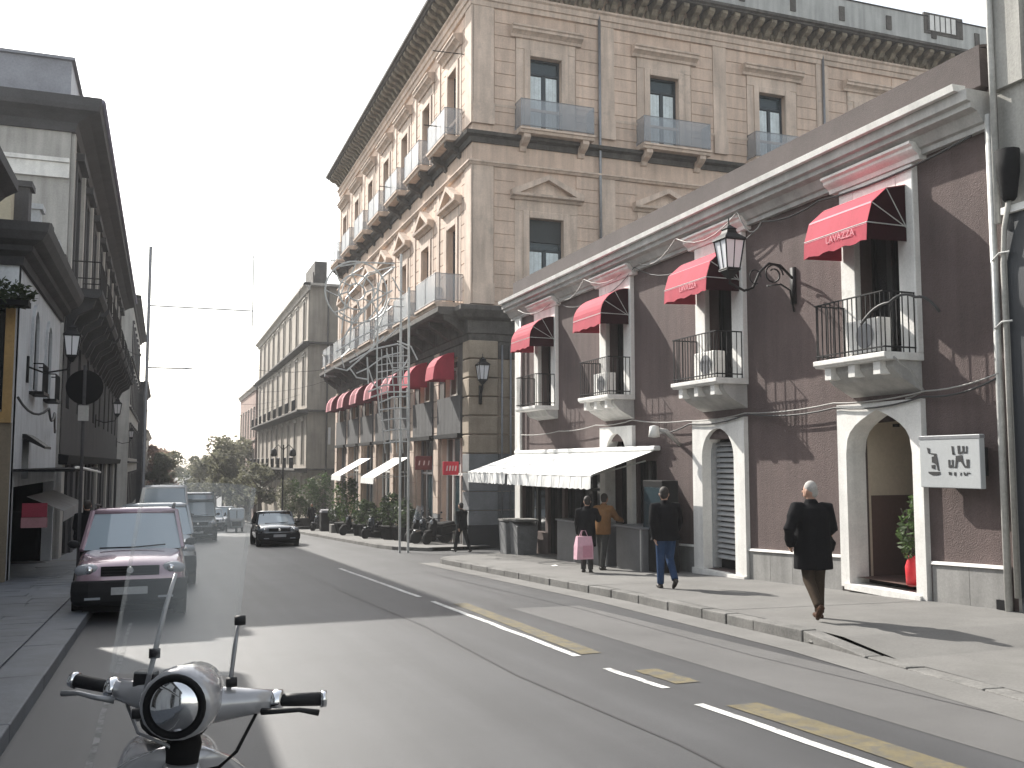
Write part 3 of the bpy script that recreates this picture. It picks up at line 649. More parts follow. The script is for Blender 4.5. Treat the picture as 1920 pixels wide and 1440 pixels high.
mb = MB(); mb.fbox(FB, 7.6, 9.74, .022, .16, 5.101, 5.2); part('cladding_cap', mb, WHITEM, nb)
mb = MB(); mb.lathe([(.07, -.5), (.1, -.45), (.15, -.1), (.16, .2), (.08, .22)], (W-.2, 9.55, 5.75), 10); part('hopper_head', mb, BLACK, nb, True)
mb = MB(); mb.tube([(W-.2, 9.55, 5.3), (W-.17, 9.68, 4.9), (W-.14, 9.75, 4.4), (W-.14, 9.75, -.1)], .035, 7); part('downpipe', mb, NBM, nb, True)
for z in (4.55, 3.6):
    mb = MB(); mb.tube([(W-.15, 9.92, z-.05), (W-.2, 9.75, z+.02), (W-.16, 9.62, z+.02)], .014, 5); part('pipe_clip', mb, PALEST, nb)
mb = MB(); mb.fbox(FB, 8.8, 9.1, .021, .05, 6.4, 12.5); part('wall_joint', mb, NBM, nb)
# ================================================================ PALAZZO
PX, PY, PE, PB = 10.9, 34.2, 63.6, 38.0
FS, FR = FX(PX), FY(PY)       # street front, side front facing the camera
pz = thing('palazzo', (PX+5, PY+5, gz(40)), 'tall stone corner palazzo with pedimented windows, bracketed cornice and shade-darkened ground floor', 'building')
CX = [13.97+5.36*k for k in range(5)]           # bays on the side front
CY = [36.75+4.12*k for k in range(7)]           # bays on the street front
Z1, Z2, Z3 = 7.75, 14.55, 19.65                 # first floor, second floor, entablature
hR_ = []
for c in CX: hR_ += [(c-.68, c+.68, 14.6, 17.86, .3), (c-.73, c+.73, 7.95, 11.3, .3)]
hS_ = []
for c in CY: hS_ += [(c-.62, c+.62, 14.6, 17.86, .3), (c-.65, c+.65, 7.9, 11.3, .3)]
sh = []
for k, c in enumerate(CY): hS_ += [(c-1.45, c+1.45, gz(c)+.1, 2.7, .6), (c-.95, c+.95, 4.35, 5.9, .4)]
part('side_wall', wall_skin(FR, PX, PB, -2.2, 20.9, hR_), PALZ, pz)
part('street_wall', wall_skin(FS, PY, PE, -3.6, 20.9, hS_), PALZ, pz)
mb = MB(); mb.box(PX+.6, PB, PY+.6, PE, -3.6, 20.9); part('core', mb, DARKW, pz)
mb = MB(); mb.box(PX+.0, PX+.61, PE-.02, PE, -3.6, 20.9); mb.box(PX, PB, PY, PE, 20.9, 20.95); part('end_wall', mb, PALZ, pz)
# --- generic window leaf: frame + panes + curtains
def leaf(F, parent, c, hw, z0, z1, trans, d=-.22, fm=WINFR, pm=GLASS, blind=0):
    mb = MB()
    for u0, u1, a, b in ((c-hw, c-hw+.09, z0, z1), (c+hw-.09, c+hw, z0, z1), (c-.06, c+.06, z0, trans), (c-hw+.09, c+hw-.09, z1-.08, z1), (c-hw+.09, c+hw-.09, trans-.04, trans+.05), (c-hw+.09, c+hw-.09, z0, z0+.12)): mb.fbox(F, u0, u1, d-.05, d+.02, a, b)
    fr = part('window', mb, fm, parent)
    for u0, u1, a, b in ((c-hw+.09, c-.06, z0+.12, trans-.04), (c+.06, c+hw-.09, z0+.12, trans-.04), (c-hw+.09, c+hw-.09, trans+.05, z1-.08)):
        mb = MB(); mb.fbox(F, u0, u1, d-.03, d-.02, a, b); part('pane', mb, pm, fr)
    mb = MB()
    n = 8
    if pm is GLASS:
        for s in (-1, 1):
            P = []; u0 = c+s*.1; u1 = c+s*(hw-.1)
            for k in range(n+1): u = u0+(u1-u0)*k/n; P.append((u, d+.001-.0*k+.012+.006*math.sin(k*2.2)))
            for (ua, da), (ub, db) in zip(P[:-1], P[1:]): mb.quad(F(ua, da-.028, z0+.15), F(ub, db-.028, z0+.15), F(ub, db-.028, trans-.08), F(ua, da-.028, trans-.08))
        part('curtain', mb, CURT, fr)
    if blind:
        mb = MB(); mb.fbox(F, c-hw+.05, c+hw-.05, d-.0, d+.05, z1-blind, z1-.01); part('roller_blind', mb, mat('grey roller blind', (.03, .036, .038), .7, .1) if 'grey roller blind' not in MATS else MATS['grey roller blind'], fr)
    return fr
def surround2(F, parent, c, hw, z0, z1, hoodw, kind):
    """architrave, side strips, frieze and hood or pediment"""
    mb = MB()
    for s in (-1, 1): mb.fbox(F, min(c+s*hw, c+s*(hw+.26)), max(c+s*hw, c+s*(hw+.26)), -.02, .1, z0, z1+.26)
    mb.fbox(F, c-hw, c+hw, -.02, .1, z1, z1+.26)
    ar = part('window_surround', mb, PALT, parent); bevel(ar, .02)
    mb = MB()
    for s in (-1, 1): mb.fbox(F, min(c+s*(hw+.262), c+s*(hw+.6)), max(c+s*(hw+.262), c+s*(hw+.6)), -.02, .05, z0, z1+.26)
    mb.fbox(F, c-hw-.6, c+hw+.6, -.02, .07, z1+.262, z1+.68); part('frieze', mb, PALT, ar)
    h = hoodw/2; zt = z1+.682
    if kind == 'hood':
        mb = MB(); mb.fprism(F, [(-.02, zt), (.14, zt), (.17, zt+.1), (.26, zt+.17), (.36, zt+.22), (.36, zt+.32), (.42, zt+.36), (.42, zt+.42), (-.02, zt+.48)], c-h, c+h); part('hood', mb, PALT, ar)
    else:
        mb = MB(); mb.fprism(F, [(-.02, zt), (.14, zt), (.2, zt+.08), (.34, zt+.13), (.36, zt+.22), (-.02, zt+.22)], c-h, c+h); part('pediment_base', mb, PALT, ar)
        zt += .221
        mb = MB(); mb.fplate(F, [(c-h+.1, zt), (c+h-.1, zt), (c, zt+.66)], -.02, .1); part('tympanum', mb, PALT, ar)
        for s in (-1, 1):
            mb = MB(); mb.fplate(F, [(c+s*h, zt), (c+s*(h-.3), zt), (c, zt+.6), (c, zt+.8), (c+s*h, zt+.13)], -.02, .34); part('pediment_rake', mb, PALT, ar)
    return ar
def balcony2(F, parent, c, hw, z, proj, m_panel):
    mb = MB(); mb.fprism(F, [(-.02, z-.2), (proj-.1, z-.2), (proj-.06, z-.1), (proj, z-.08), (proj, z), (-.02, z)], c-hw, c+hw); b = part('balcony', mb, PALT, parent)
    for s in (-1, 1):
        u = c+s*(hw-.35); mb = MB(); mb.fprism(F, [(-.02, z-.202), (proj-.15, z-.202), (proj-.15, z-.35), (proj-.35, z-.5), (.15, z-.6), (.08, z-.75), (-.02, z-.8)], u-.14, u+.14); part('bracket', mb, DARKSTONE if F is FS else PALT, b)
    mb = MB(); mb.fbox(F, c-hw+.06, c+hw-.06, proj-.06, proj-.045, z+.06, z+1.12); part('rail_panel', mb, m_panel, b)
    for s in (-1, 1):
        u = c+s*(hw-.06); mb = MB(); mb.fbox(F, u-.008, u+.008, .02, proj-.06, z+.06, z+1.12); part('rail_panel', mb, m_panel, b)
    mb = MB(); u0, u1 = c-hw+.05, c+hw-.05
    for q in ((u0, 0), (u0, proj-.05), (c, proj-.05), (u1, proj-.05), (u1, 0)): mb.tube([F(q[0], q[1], z), F(q[0], q[1], z+1.14)], .014, 4)
    for zz in (z+.08, z+1.13): mb.tube([F(u0, 0, zz), F(u0, proj-.05, zz), F(u1, proj-.05, zz), F(u1, 0, zz)], .014, 4)
    part('railing', mb, STEEL, b); return b
for k, c in enumerate(CX):
    surround2(FR, pz, c, .68, 14.6, 17.86, 3.05, 'hood'); leaf(FR, pz, c, .68, 14.6, 17.86, 17.25)
    surround2(FR, pz, c, .73, 7.95, 11.3, 3.06, 'pediment'); leaf(FR, pz, c, .73, 7.95, 11.3, 10.1, blind=.9)
    balcony2(FR, pz, c+.25, 1.6, 14.7, .75, SHEET)
for k, c in enumerate(CY):
    surround2(FS, pz, c, .62, 14.6, 17.86, 2.6, 'hood'); leaf(FS, pz, c, .62, 14.6, 17.86, 17.25, pm=GLASSD)
    surround2(FS, pz, c, .65, 7.9, 11.3, 2.6, 'pediment'); leaf(FS, pz, c, .65, 7.9, 11.3, 10.4, pm=GLASSD)
    balcony2(FS, pz, c, 1.35, 14.7, .8, SHEET); balcony2(FS, pz, c, 1.55, 7.95, 1.2, SHEET)
# --- pilaster strips
pilR = [(PX-.04, 11.76)] + [(16.35+5.36*k, 17.0+5.36*k) for k in range(4)]
pilS = [(PY-.04, 34.95)] + [(38.6+4.12*k, 39.0+4.12*k) for k in range(6)] + [(63.0, PE)]
for (a, b) in pilR[:]:
    for z0, z1 in ((7.77, 13.2), (14.86, 19.6)):
        mb = MB(); mb.fbox(FR, a if a > PX else PX, b, -.02, .07, z0, z1); part('pilaster', mb, PALT, pz)
        mb = MB(); mb.fbox(FR, (a if a > PX else PX)-.0, b+.03, .072, .12, z0, z0+.8); part('pilaster_base', mb, PALT, pz)
for (a, b) in pilS:
    for z0, z1 in ((7.77, 13.2), (14.86, 19.6)):
        mb = MB(); mb.fbox(FS, a if a > PY else PY-.07, b, -.02, .072, z0, z1); part('pilaster', mb, PALT, pz)
# --- banded stone courses between windows and pilasters, each course its own block
def courses(F, spans, zs, h, d=.035):
    out = []
    for u0, u1 in spans:
        for z0, z1 in zs:
            n = int(round((z1-z0)/h))
            for k in range(n): out.append((u0+.01, u1-.01, z0+(z1-z0)*k/n+.016, z0+(z1-z0)*(k+1)/n-.016))
    return out
spR = []
prev = 11.78
for k, c in enumerate(CX[:4]):
    spR += [(prev, c-1.3), (c+1.3, pilR[k+1][0])] ; prev = pilR[k+1][1]
cache = {}
for (u0, u1, z0, z1) in courses(FR, spR, ((7.9, 13.2), (14.9, 19.55)), .52):
    key = (round(u1-u0, 3), round(z1-z0, 3))
    if key not in cache: mbk = MB(); mbk.box(0, key[0], -.035, .02, 0, key[1]); cache[key] = mbk.mesh('stone_course', PALZ)
    piece('stone_course', cache[key], pz, (u0, PY, z0))
mb = MB(); prev = 34.97
for k, c in enumerate(CY):
    nxt = pilS[k+1][0]
    for (u0, u1, z0, z1) in courses(FS, [(prev, c-1.24), (c+1.24, nxt)], ((7.9, 13.2), (14.9, 19.55)), .52):
        if u1-u0 > .15: mb.fbox(FS, u0, u1, -.02, .035, z0, z1)
    prev = pilS[k+1][1]
part('stone_course_band', mb, PALZ, pz, stuff=True)
# --- string courses, ledges, entablature running round the corner
def band(name, prof, m, zoff=0, r_end=PB, s_end=PE):
    mb = MB(); n = len(prof)   # mitred at the corner
    ringS = [(PX-d, s_end, z) for d, z in prof]; ringC = [(PX-d, PY-d, z) for d, z in prof]; ringR = [(r_end, PY-d, z) for d, z in prof]
    mb.loft([ringS, ringC, ringR]); return part(name, mb, m, pz)
band('string_course', [(-.02, 13.2), (.1, 13.2), (.16, 13.28), (.2, 13.3), (.2, 13.36), (-.02, 13.42)], PALT)
band('floor_ledge', [(-.02, 14.1), (.08, 14.1), (.12, 14.3), (.3, 14.36), (.34, 14.48), (-.02, 14.58)], DARKSTONE)
band('dado_band', [(-.02, 15.62), (.05, 15.62), (.07, 15.72), (-.02, 15.74)], PALT)
band('first_floor_ledge', [(-.02, 6.35), (.1, 6.35), (.14, 6.6), (.2, 6.62), (.22, 7.1), (.45, 7.2), (.62, 7.45), (.62, 7.62), (-.02, 7.75)], DARKSTONE)
mb = MB(); mb.fprism(FS, [(.3, 7.28), (1.15, 7.36), (1.25, 7.45), (1.25, 7.64), (.3, 7.66)], PY+.3, PE); part('long_balcony', mb, DARKSTONE, pz)
for k in range(15):
    u = 35+2.06*k-.3; mb = MB(); mb.fprism(FS, [(.2, 7.279), (1.0, 7.34), (.95, 7.15), (.6, 6.95), (.2, 6.62)], u-.15, u+.15); part('ledge_bracket', mb, DARKSTONE, pz)
band('architrave', [(-.02, 19.6), (.1, 19.6), (.12, 19.8), (.18, 19.82), (.2, 20.02), (.28, 20.08), (.28, 20.16), (-.02, 20.2)], PALT)
band('cornice', [(-.02, 20.86), (.92, 20.86), (.94, 20.92), (1.05, 20.95), (1.06, 21.06), (-.02, 21.12)], DARKSTONE)
bk = MB(); bk.add([(0, -.02, .62), (0, .85, .62), (0, .85, .48), (0, .7, .36), (0, .45, .3), (0, .3, .1), (0, .12, 0), (0, -.02, 0)]+[(.26, -.02, .62), (.26, .85, .62), (.26, .85, .48), (.26, .7, .36), (.26, .45, .3), (.26, .3, .1), (.26, .12, 0), (.26, -.02, 0)], [tuple(range(8)), tuple(range(15, 7, -1))]+[(i, (i+1) % 8, (i+1) % 8+8, i+8) for i in range(8)])
bkm = bk.mesh('cornice_bracket', BRACK)
u = 11.2
while u < 36:
    piece('cornice_bracket', bkm, pz, (u+.26, PY, 20.24), (0, 0, math.pi)); u += .62
u = 34.5
while u < PE: piece('cornice_bracket', bkm, pz, (PX, u, 20.24), (0, 0, math.pi/2)); u += .62
# small carved drops between brackets
dm = MB().ball((0, 0, 0), .12, .1, .2, 8, 5).mesh('carved_drop', BRACK, True)
u = 11.5+.2
while u < 36: piece('carved_drop', dm, pz, (u+.05, PY-.07, 20.42)); u += .62
# --- roof terrace with grey screens and a small white window
ter = MB(); ter.box(19.6, 38, PY-1.0, PY-.94, 21.09, 22.3); t_ = part('terrace_screen', ter, mat('grey screen sheet', (.42, .42, .4), .5, .12, .8, 20, .1, 40, streak=.3), pz)
for k in range(8):
    mb = MB(); x = 20+k*2.6; mb.box(x-.14, x+.14, PY-1.05, PY-1.001, 21.3, 21.95); part('screen_post', mb, DARKSTONE, t_)
mb = MB(); mb.box(19.6, 38, PY-1.04, PY-.9, 22.301, 22.35); part('screen_cap', mb, IRON, t_)
wx = ony(1768, 75, PY-1.0); mb = MB()
mb.box(wx.x-1.1, wx.x+1.2, PY-1.03, PY-.93, 21.5, 22.5); hut = part('roof_hut', mb, DARKSTONE, t_)
mb = MB(); mb.box(wx.x-.85, wx.x+.75, PY-1.07, PY-1.032, 21.65, 22.38); part('roof_window', mb, WHITEM, hut)
for k in range(6):
    mb = MB(); x = wx.x-.85+k*.32; mb.box(x-.02, x+.02, PY-1.09, PY-1.075, 21.65, 22.38); part('roof_window_bar', mb, IRON, hut)
# --- rain pipes and thin rods
for x in (16.3, 27.4):
    mb = MB(); mb.tube([(x, PY-.14, 20.3), (x, PY-.14, 7.7)], .06, 7); part('rain_pipe', mb, STEEL, pz, True)
for z, y0 in ((18.0, 35.2), (15.4, 36.5), (15.2, 45)):
    mb = MB(); mb.tube([(PX-.05, y0, z), (PX-1.25, y0+.3, z+.1)], .02, 4); part('flag_rod', mb, IRON, pz)
# --- corner pier: ochre blocks above, grey stone below
for k in range(6):
    z0 = 2.05+k*.72; mb = MB(); mb.box(PX-.14, PX+1.02, PY-.14, PY+.7, z0+.02, z0+.7); o = part('quoin_block', mb, OCHRE, pz); bevel(o, .035, 2)
    mb = MB(); mb.box(PX+1.06, PX+3.4, PY-.05, PY+.02, z0+.02, z0+.7); part('wall_block', mb, OCHRE if k < 5 else DARKSTONE, pz)
for k in range(5):
    z0 = -1.5+k*.71; mb = MB(); mb.box(PX-.12, PX+1.04, PY-.12, PY+.72, z0+.01, z0+.7); o = part('base_block', mb, GREYST, pz); bevel(o, .02)
    mb = MB(); mb.box(PX+1.07, PX+3.4, PY-.05, PY+.02, z0+.01, z0+.7); part('wall_block', mb, GREYST, pz)
mb = MB(); mb.box(PX-.16, PX+3.4, PY-.16, PY+.5, -2, -.62); part('base_course', mb, mat('black base', (.02, .022, .026), .5, .2), pz)
for x in (PX+1.2, PX+1.55):
    mb = MB(); mb.tube([(x, PY-.1, 6.2), (x, PY-.1, -1.4)], .04, 6); part('rain_pipe', mb, STEEL, pz, True)
# --- street front below the ledge: piers, mezzanine panels darkened for ledge shade, windows, maroon awnings, shops
for k in range(8):
    u = 34.65+4.12*k if k else 34.9
    if k == 0: continue
    uu = CY[0]-2.06+4.12*k
    if uu > PE: uu = PE-.3
    for q in range(12):
        z0 = gz(uu)-.05; zt = 6.3; h_ = (zt-z0)/12
        mb = MB(); mb.fbox(FS, uu-.36, uu+.36, -.02, .1, z0+h_*q+.012, z0+h_*(q+1)-.012); part('pier_block', mb, PALT if q > 1 else GREYST, pz)
MEZ = mat('grey boarded panel', (.075, .075, .078), .75, .15, 1, 30, .15, 40, streak=.3)
for k, c in enumerate(CY):
    n = 6
    for q in range(n):
        mb = MB(); u0 = c-1.68+3.36*q/n; mb.fbox(FS, u0+.008, u0+3.36/n-.008, -.02, .16, 2.85, 4.34); part('mezzanine_board', mb, MEZ, pz)
    mb = MB(); mb.fbox(FS, c-1.7, c+1.7, -.02, .3, 2.68, 2.845); part('shop_lintel', mb, IRON, pz)
    for u0, u1, a_, b_ in ((c-1.68, c-.955, 4.35, 6.33), (c+.955, c+1.68, 4.35, 6.33), (c-.95, c+.95, 5.91, 6.33)):
        mb = MB(); mb.fbox(FS, u0, u1, -.02, .06, a_, b_); part('mezzanine_shade_panel', mb, DARKSTONE, pz)  # dark panels over the stone paint the shade under the ledge
    leaf(FS, pz, c, .95, 4.36, 5.9, 5.5, d=-.2, pm=GLASSD, fm=WHITEM)
    # striped awning over each mezzanine window
    mb = MB(); prof = [(.1+.85*math.sin(math.pi/2*q/5), 5.25+.85*math.cos(math.pi/2*q/5)) for q in range(6)]+[(.97, 5.0)]
    nearp = k < 2; ah = .6 if nearp else 1.05
    for (d0, z0), (d1, z1) in zip(prof[:-1], prof[1:]): mb.add([FS(c-ah, d0, z0), FS(c+ah, d0, z0), FS(c+ah, d1, z1), FS(c-ah, d1, z1)], [(0, 1, 2, 3)])
    for s in (-1, 1): mb.add([FS(c+s*ah, .1, 5.0)]+[FS(c+s*ah, d, z) for d, z in prof], [tuple(range(len(prof)+1))])
    aw = part('mezzanine_awning', mb, RED if nearp else MAROON, pz); mo = aw.modifiers.new('th', 'SOLIDIFY'); mo.thickness = .006
    if not nearp:
        for q in (-.75, .75):
            mb = MB()
            for (d0, z0), (d1, z1) in zip(prof[:-1], prof[1:]): mb.add([FS(c+q-.16, d0+.01, z0+.01), FS(c+q+.16, d0+.01, z0+.01), FS(c+q+.16, d1+.012, z1+.004), FS(c+q-.16, d1+.012, z1+.004)], [(0, 1, 2, 3)])
            part('awning_stripe', mb, REDT, aw)
    # shop front
    mb = MB(); zb = gz(c)
    for u in (c-1.42, c-.5, c+.5, c+1.42): mb.fbox(FS, u-.05, u+.05, -.3, -.2, zb+.12, 2.68)
    mb.fbox(FS, c-1.4, c+1.4, -.3, -.2, 1.2, 1.3); part('shop_frame', mb, WHITEM if k in (0, 3, 5) else STEEL, pz)
    for q in range(3):
        mb = MB(); u = c-.95+.95*q; mb.fbox(FS, u-.42, u+.42, -.26, -.25, zb+.15, 1.19); part('shop_pane', mb, GLASSD if q != 1 else GLASS, pz)
        mb = MB(); mb.fbox(FS, u-.42, u+.42, -.26, -.25, 1.31, 2.67); part('shop_pane', mb, GLASSD, pz)
# two white folding awnings over the shops
for c in (CY[2], CY[4]+.4):
    mb = MB(); mb.add([FS(c-1.5, .1, 1.95), FS(c+1.5, .1, 1.95), FS(c+1.5, 1.75, 1.0), FS(c-1.5, 1.75, 1.0)], [(0, 1, 2, 3)])
    n = 14
    for q in range(n):
        u0, u1 = c-1.5+3*q/n, c-1.5+3*(q+1)/n; mb.add([FS(u0, 1.75, 1.0), FS(u1, 1.75, 1.0), FS(u1, 1.77, .74-.03*((q+1) % 2)), FS(u0, 1.77, .74-.03*(q % 2))], [(0, 1, 2, 3)])
    aw = part('shop_awning', mb, WHITEC, pz); mo = aw.modifiers.new('th', 'SOLIDIFY'); mo.thickness = .01
    mb = MB()
    for s in (-1, 1): mb.tube([FS(c+s*1.45, .1, 1.1), FS(c+s*1.45, 1.7, 1.0)], .02, 5)
    part('awning_arm', mb, PALEST, aw)
# red hanging signs
def hang_sign(px, py, Y, w_, h_, txt, label, m, tm):
    p = ony(px, py, Y); t = thing('shop_sign', (p.x, Y, p.z), label, 'sign')
    mb = MB(); mb.box(-w_/2, w_/2, -.06, .06, -h_/2, h_/2); bevel(part('board', mb, m, t, local=True), .02)
    mb = MB(); mb.box(w_/2, PX-p.x, -.02, .02, h_/2-.1, h_/2-.06); part('arm', mb, IRON, t, local=True)
    for q in range(txt): mb = MB(); x = -w_*.28+q*w_*.56/max(1, txt-1); mb.hexa([(x-.03, -.068, -.1), (x+.02, -.068, -.1), (x+.02, -.061, -.1), (x-.03, -.061, -.1), (x-.0, -.068, .1-.05*(q % 2)), (x+.05, -.068, .1-.05*(q % 2)), (x+.05, -.061, .1), (x-.0, -.061, .1)]); part('script_stroke', mb, tm, t, local=True)
    return t
SIGNR = mat('red sign face', (.6, .03, .06), .5, .08); SIGNW = mat('pale lettering', (.75, .6, .6), .6, .05)
hang_sign(845, 878, 35.6, .62, .52, 4, 'red square shop sign with pale lettering at the palazzo corner pier', SIGNR, SIGNW)
t2 = hang_sign(794, 868, 40.2, .75, .6, 3, 'dark red oval-topped shop sign over the second palazzo shop', mat('dark red sign', (.16, .03, .035), .5, .15), SIGNW)
# wall lamp on the corner pier
lp = ony(905, 712, PY-.45); arm = MB(); arm.tube([(lp.x, PY-.14, lp.z-.55), (lp.x, PY-.3, lp.z-.5), (lp.x, PY-.45, lp.z-.3), (lp.x, PY-.45, lp.z-.1)], .03, 6); arm.box(lp.x-.06, lp.x+.06, PY-.2, PY-.145, lp.z-.9, lp.z-.2)
lantern_thing('street_lamp', (lp.x, PY-.45, lp.z), 1.1, (lp.x, PY-.14, lp.z-.5), 'black lantern with frosted glass fixed to the ochre corner pier of the palazzo', [('bracket', arm)])
# projecting white box sign at the far end of the palazzo
p = onx(622, 690, PX-.8); t = thing('box_sign', (p.x, p.y, p.z), 'small pale box sign sticking out at the far end of the palazzo', 'sign')
mb = MB(); mb.box(-.45, .7, -.12, .12, -.6, .75); bevel(part('box', mb, SIGNM, t, local=True), .02)
mb = MB(); mb.box(-.6, .7, -.16, .16, .76, .84); part('cap', mb, WHITEM, t, local=True)
# ================================================================ SIMPLE STREET HOUSES
def street_house(name, label, plane, sgn, y0, y1, z0, z1, floors, nb, wm, tm, depth=14, win=1.1, cornice=.6, roofz=None, wallmats=None, shops=True, cat='building'):
    F = FX(plane, sgn); t = thing(name, (plane-sgn*2, (y0+y1)/2, gz((y0+y1)/2)), label, cat)
    hs_ = []; cs = [y0+(y1-y0)*(k+.5)/nb for k in range(nb)]
    for (a, b) in floors:
        for c in cs: hs_.append((c-win/2, c+win/2, a, b, .25))
    part('wall', wall_skin(F, y0, y1, z0-1, z1, hs_), wm, t)
    xb = plane-sgn*depth; mb = MB(); xa = plane-sgn*.3
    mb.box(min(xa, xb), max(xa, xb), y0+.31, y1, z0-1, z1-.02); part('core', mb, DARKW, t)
    mb = MB(); mb.box(min(plane, xb), max(plane, xb), y0, y0+.3, z0-1, z1-.01); mb.box(min(plane, xb), max(plane, xb), y0, y1, z1-.01, z1+.02); part('gable_wall', mb, wm, t)
    for (a, b) in floors:
        for c in cs:
            mb = MB(); mb.fbox(F, c-win/2-.16, c-win/2, -.02, .07, a-.05, b+.18); mb.fbox(F, c+win/2, c+win/2+.16, -.02, .07, a-.05, b+.18); mb.fbox(F, c-win/2, c+win/2, -.02, .07, b, b+.18); mb.fbox(F, c-win/2-.25, c+win/2+.25, -.02, .16, b+.182, b+.3)
            wn = part('window', mb, tm, t)
            mb = MB(); mb.fbox(F, c-win/2, c+win/2, -.22, -.2, a, b); part('pane', mb, GLASSD, wn)
            mb = MB(); mb.fbox(F, c-.04, c+.04, -.198, -.16, a, b); mb.fbox(F, c-win/2, c+win/2, -.198, -.17, b-.62, b-.55); part('casement', mb, tm, wn)
    mb = MB()
    zc = z1; mb.fprism(F, [(-.02, zc-.55), (.12, zc-.55), (.2, zc-.35), (cornice*.6, zc-.25), (cornice, zc-.12), (cornice, zc+.08), (-.02, zc+.16)], y0-cornice, y1+.02); part('cornice', mb, tm, t)
    mb = MB(); mb.box(min(plane+sgn*cornice, xb), max(plane+sgn*cornice, xb), y0-cornice, y0, zc-.12, zc+.08); part('gable_cornice', mb, tm, t)
    for (a, b) in floors[1:] if len(floors) > 1 else []:
        mb = MB(); mb.fprism(F, [(-.02, a-.5), (.14, a-.5), (.18, a-.36), (-.02, a-.34)], y0, y1); part('string_course', mb, tm, t)
    return t, F, cs
BEI = mat('beige plaster', (.42, .37, .31), .92, .13, .7, 20, .25, 40, streak=.25, stain=((.27, .235, .2), .8, .57, .5)); BEIT = mat('pale trim', (.52, .48, .43), .9, .13, 1, 20, .2, 40, streak=.25)
PINKB = mat('faded pink plaster', (.38, .26, .22), .92, .15, .7, 20, .2, 40, streak=.2)
t, F, cs = street_house('corner_house', 'beige plaster house with a plain gable across the side street past the palazzo', 10.9, -1, 78, 121, -3.4, 16.3, [(-2.6, .6), (1.6, 5.2), (6.5, 10.6), (12, 15.2)], 9, BEI, BEIT, 16, 1.3, .5)
for z, pr_ in ((1.2, 1.0), (5.95, .9), (11.5, .5)):
    mb = MB(); mb.fprism(F, [(-.02, z-.3), (pr_-.2, z-.2), (pr_, z-.1), (pr_, z+.05), (-.02, z+.08)], 77.6, 121); mb.box(10.9, 26, 77.6, 78, z-.1, z+.05); lg = part('ledge', mb, DARKSTONE, t)
    if z < 10:
        for k in range(9):
            mb = MB(); c = cs[k]
            for q in range(13): mb.tube([F(c-1.2+.2*q, pr_-.08, z+.06), F(c-1.2+.2*q, pr_-.08, z+.95)], .02, 4)
            mb.tube([F(c-1.2, pr_-.08, z+.95), F(c+1.2, pr_-.08, z+.95)], .03, 4); part('balcony_railing', mb, IRON, lg)
mb = MB(); mb.box(11.4, 12.4, 78.6, 84, 16.4, 18.4); mb.box(11.2, 11.3, 78.2, 118, 16.4, 17.4); part('roof_terrace', mb, DARKSTONE, t)
mb = MB(); mb.box(12.6, 12.8, 77.9, 77.99, 3.2, 4.6); part('notice_plate', mb, WHITEM, t)
mb = MB(); mb.tube([(12.45, 77.9, 16), (12.45, 77.9, -3.2)], .08, 6); part('rain_pipe', mb, DARKSTONE, t, True)
street_house('far_house', 'faded pink house farther down the right side of the street', 10.9, -1, 124, 150, -5.4, 11.5, [(-4, -1.4), (.2, 3.2), (5, 8.6)], 6, PINKB, BEIT, 12, 1.2, .4)
street_house('far_house', 'low pale house before the trees at the right end of the street', 10.9, -1, 152, 190, -6.6, 4.6, [(-5.5, -2.6), (-.6, 2.6)], 8, BEI, BEIT, 12, 1.2, .4)
# ================================================================ LEFT SIDE OF THE STREET
LX = -3.2; FL = FX(LX, 1)
LWH = mat('white limewash', (.5, .52, .54), .92, .12, .8, 20, .2, 40, streak=.16, stain=((.27, .28, .29), .9, .58, .5)); LGR = mat('grey limewash', (.44, .425, .4), .92, .13, .6, 20, .2, 40, streak=.25, stain=((.28, .27, .25), .7, .58, .5))
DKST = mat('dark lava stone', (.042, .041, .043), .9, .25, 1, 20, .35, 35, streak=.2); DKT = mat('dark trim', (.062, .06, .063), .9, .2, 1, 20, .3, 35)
OCH2 = mat('ochre paint', (.34, .22, .09), .8, .15, 2, 20, .1, 40); TAN = mat('tan wall', (.2, .165, .12), .85, .15, 1, 20, .15, 40)
SLATE = mat('slate blue edge', (.16, .15, .2), .8, .15)
# near house just outside the frame, whose shade lies over the kerb
t, F, cs = street_house('low_house', 'low plastered house beside the near left pavement before the white house', LX, 1, -8, 19.6, 0, 6.9, [(.3, 2.6), (3.8, 6.0)], 6, LWH, DKT, 9, 1.1, .5)
# white corner house
wh = thing('white_house', (LX-2, 28.5, gz(28.5)), 'white limewashed low house with heavy dark cornice and an arched window on the left', 'building')
Y0, Y1 = 24.0, 33.4
holes = [(26.6, 27.5, 3.6, 5.6, .3), (25.7, 26.9, 1.3, 2.4, .3), (29.6, 30.5, 3.6, 5.6, .3), (24.5, 33.2, gz(33)-.2, 1.15, .3)]
part('wall', wall_skin(FL, Y0, Y1, -2.4, 6.4, holes), LWH, wh)
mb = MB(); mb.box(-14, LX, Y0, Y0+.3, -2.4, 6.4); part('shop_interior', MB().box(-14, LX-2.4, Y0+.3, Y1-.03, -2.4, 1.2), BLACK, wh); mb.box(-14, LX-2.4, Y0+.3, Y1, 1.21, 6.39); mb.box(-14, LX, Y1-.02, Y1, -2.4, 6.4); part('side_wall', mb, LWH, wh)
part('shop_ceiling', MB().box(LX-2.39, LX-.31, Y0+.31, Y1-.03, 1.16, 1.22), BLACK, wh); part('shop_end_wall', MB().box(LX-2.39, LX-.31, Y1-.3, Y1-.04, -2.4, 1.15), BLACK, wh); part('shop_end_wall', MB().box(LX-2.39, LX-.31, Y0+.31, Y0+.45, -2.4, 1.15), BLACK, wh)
mb = MB(); mb.box(LX-.34, LX-.3, 25, 32, 1.23, 5.7); part('dark_interior', mb, DARKW, wh)
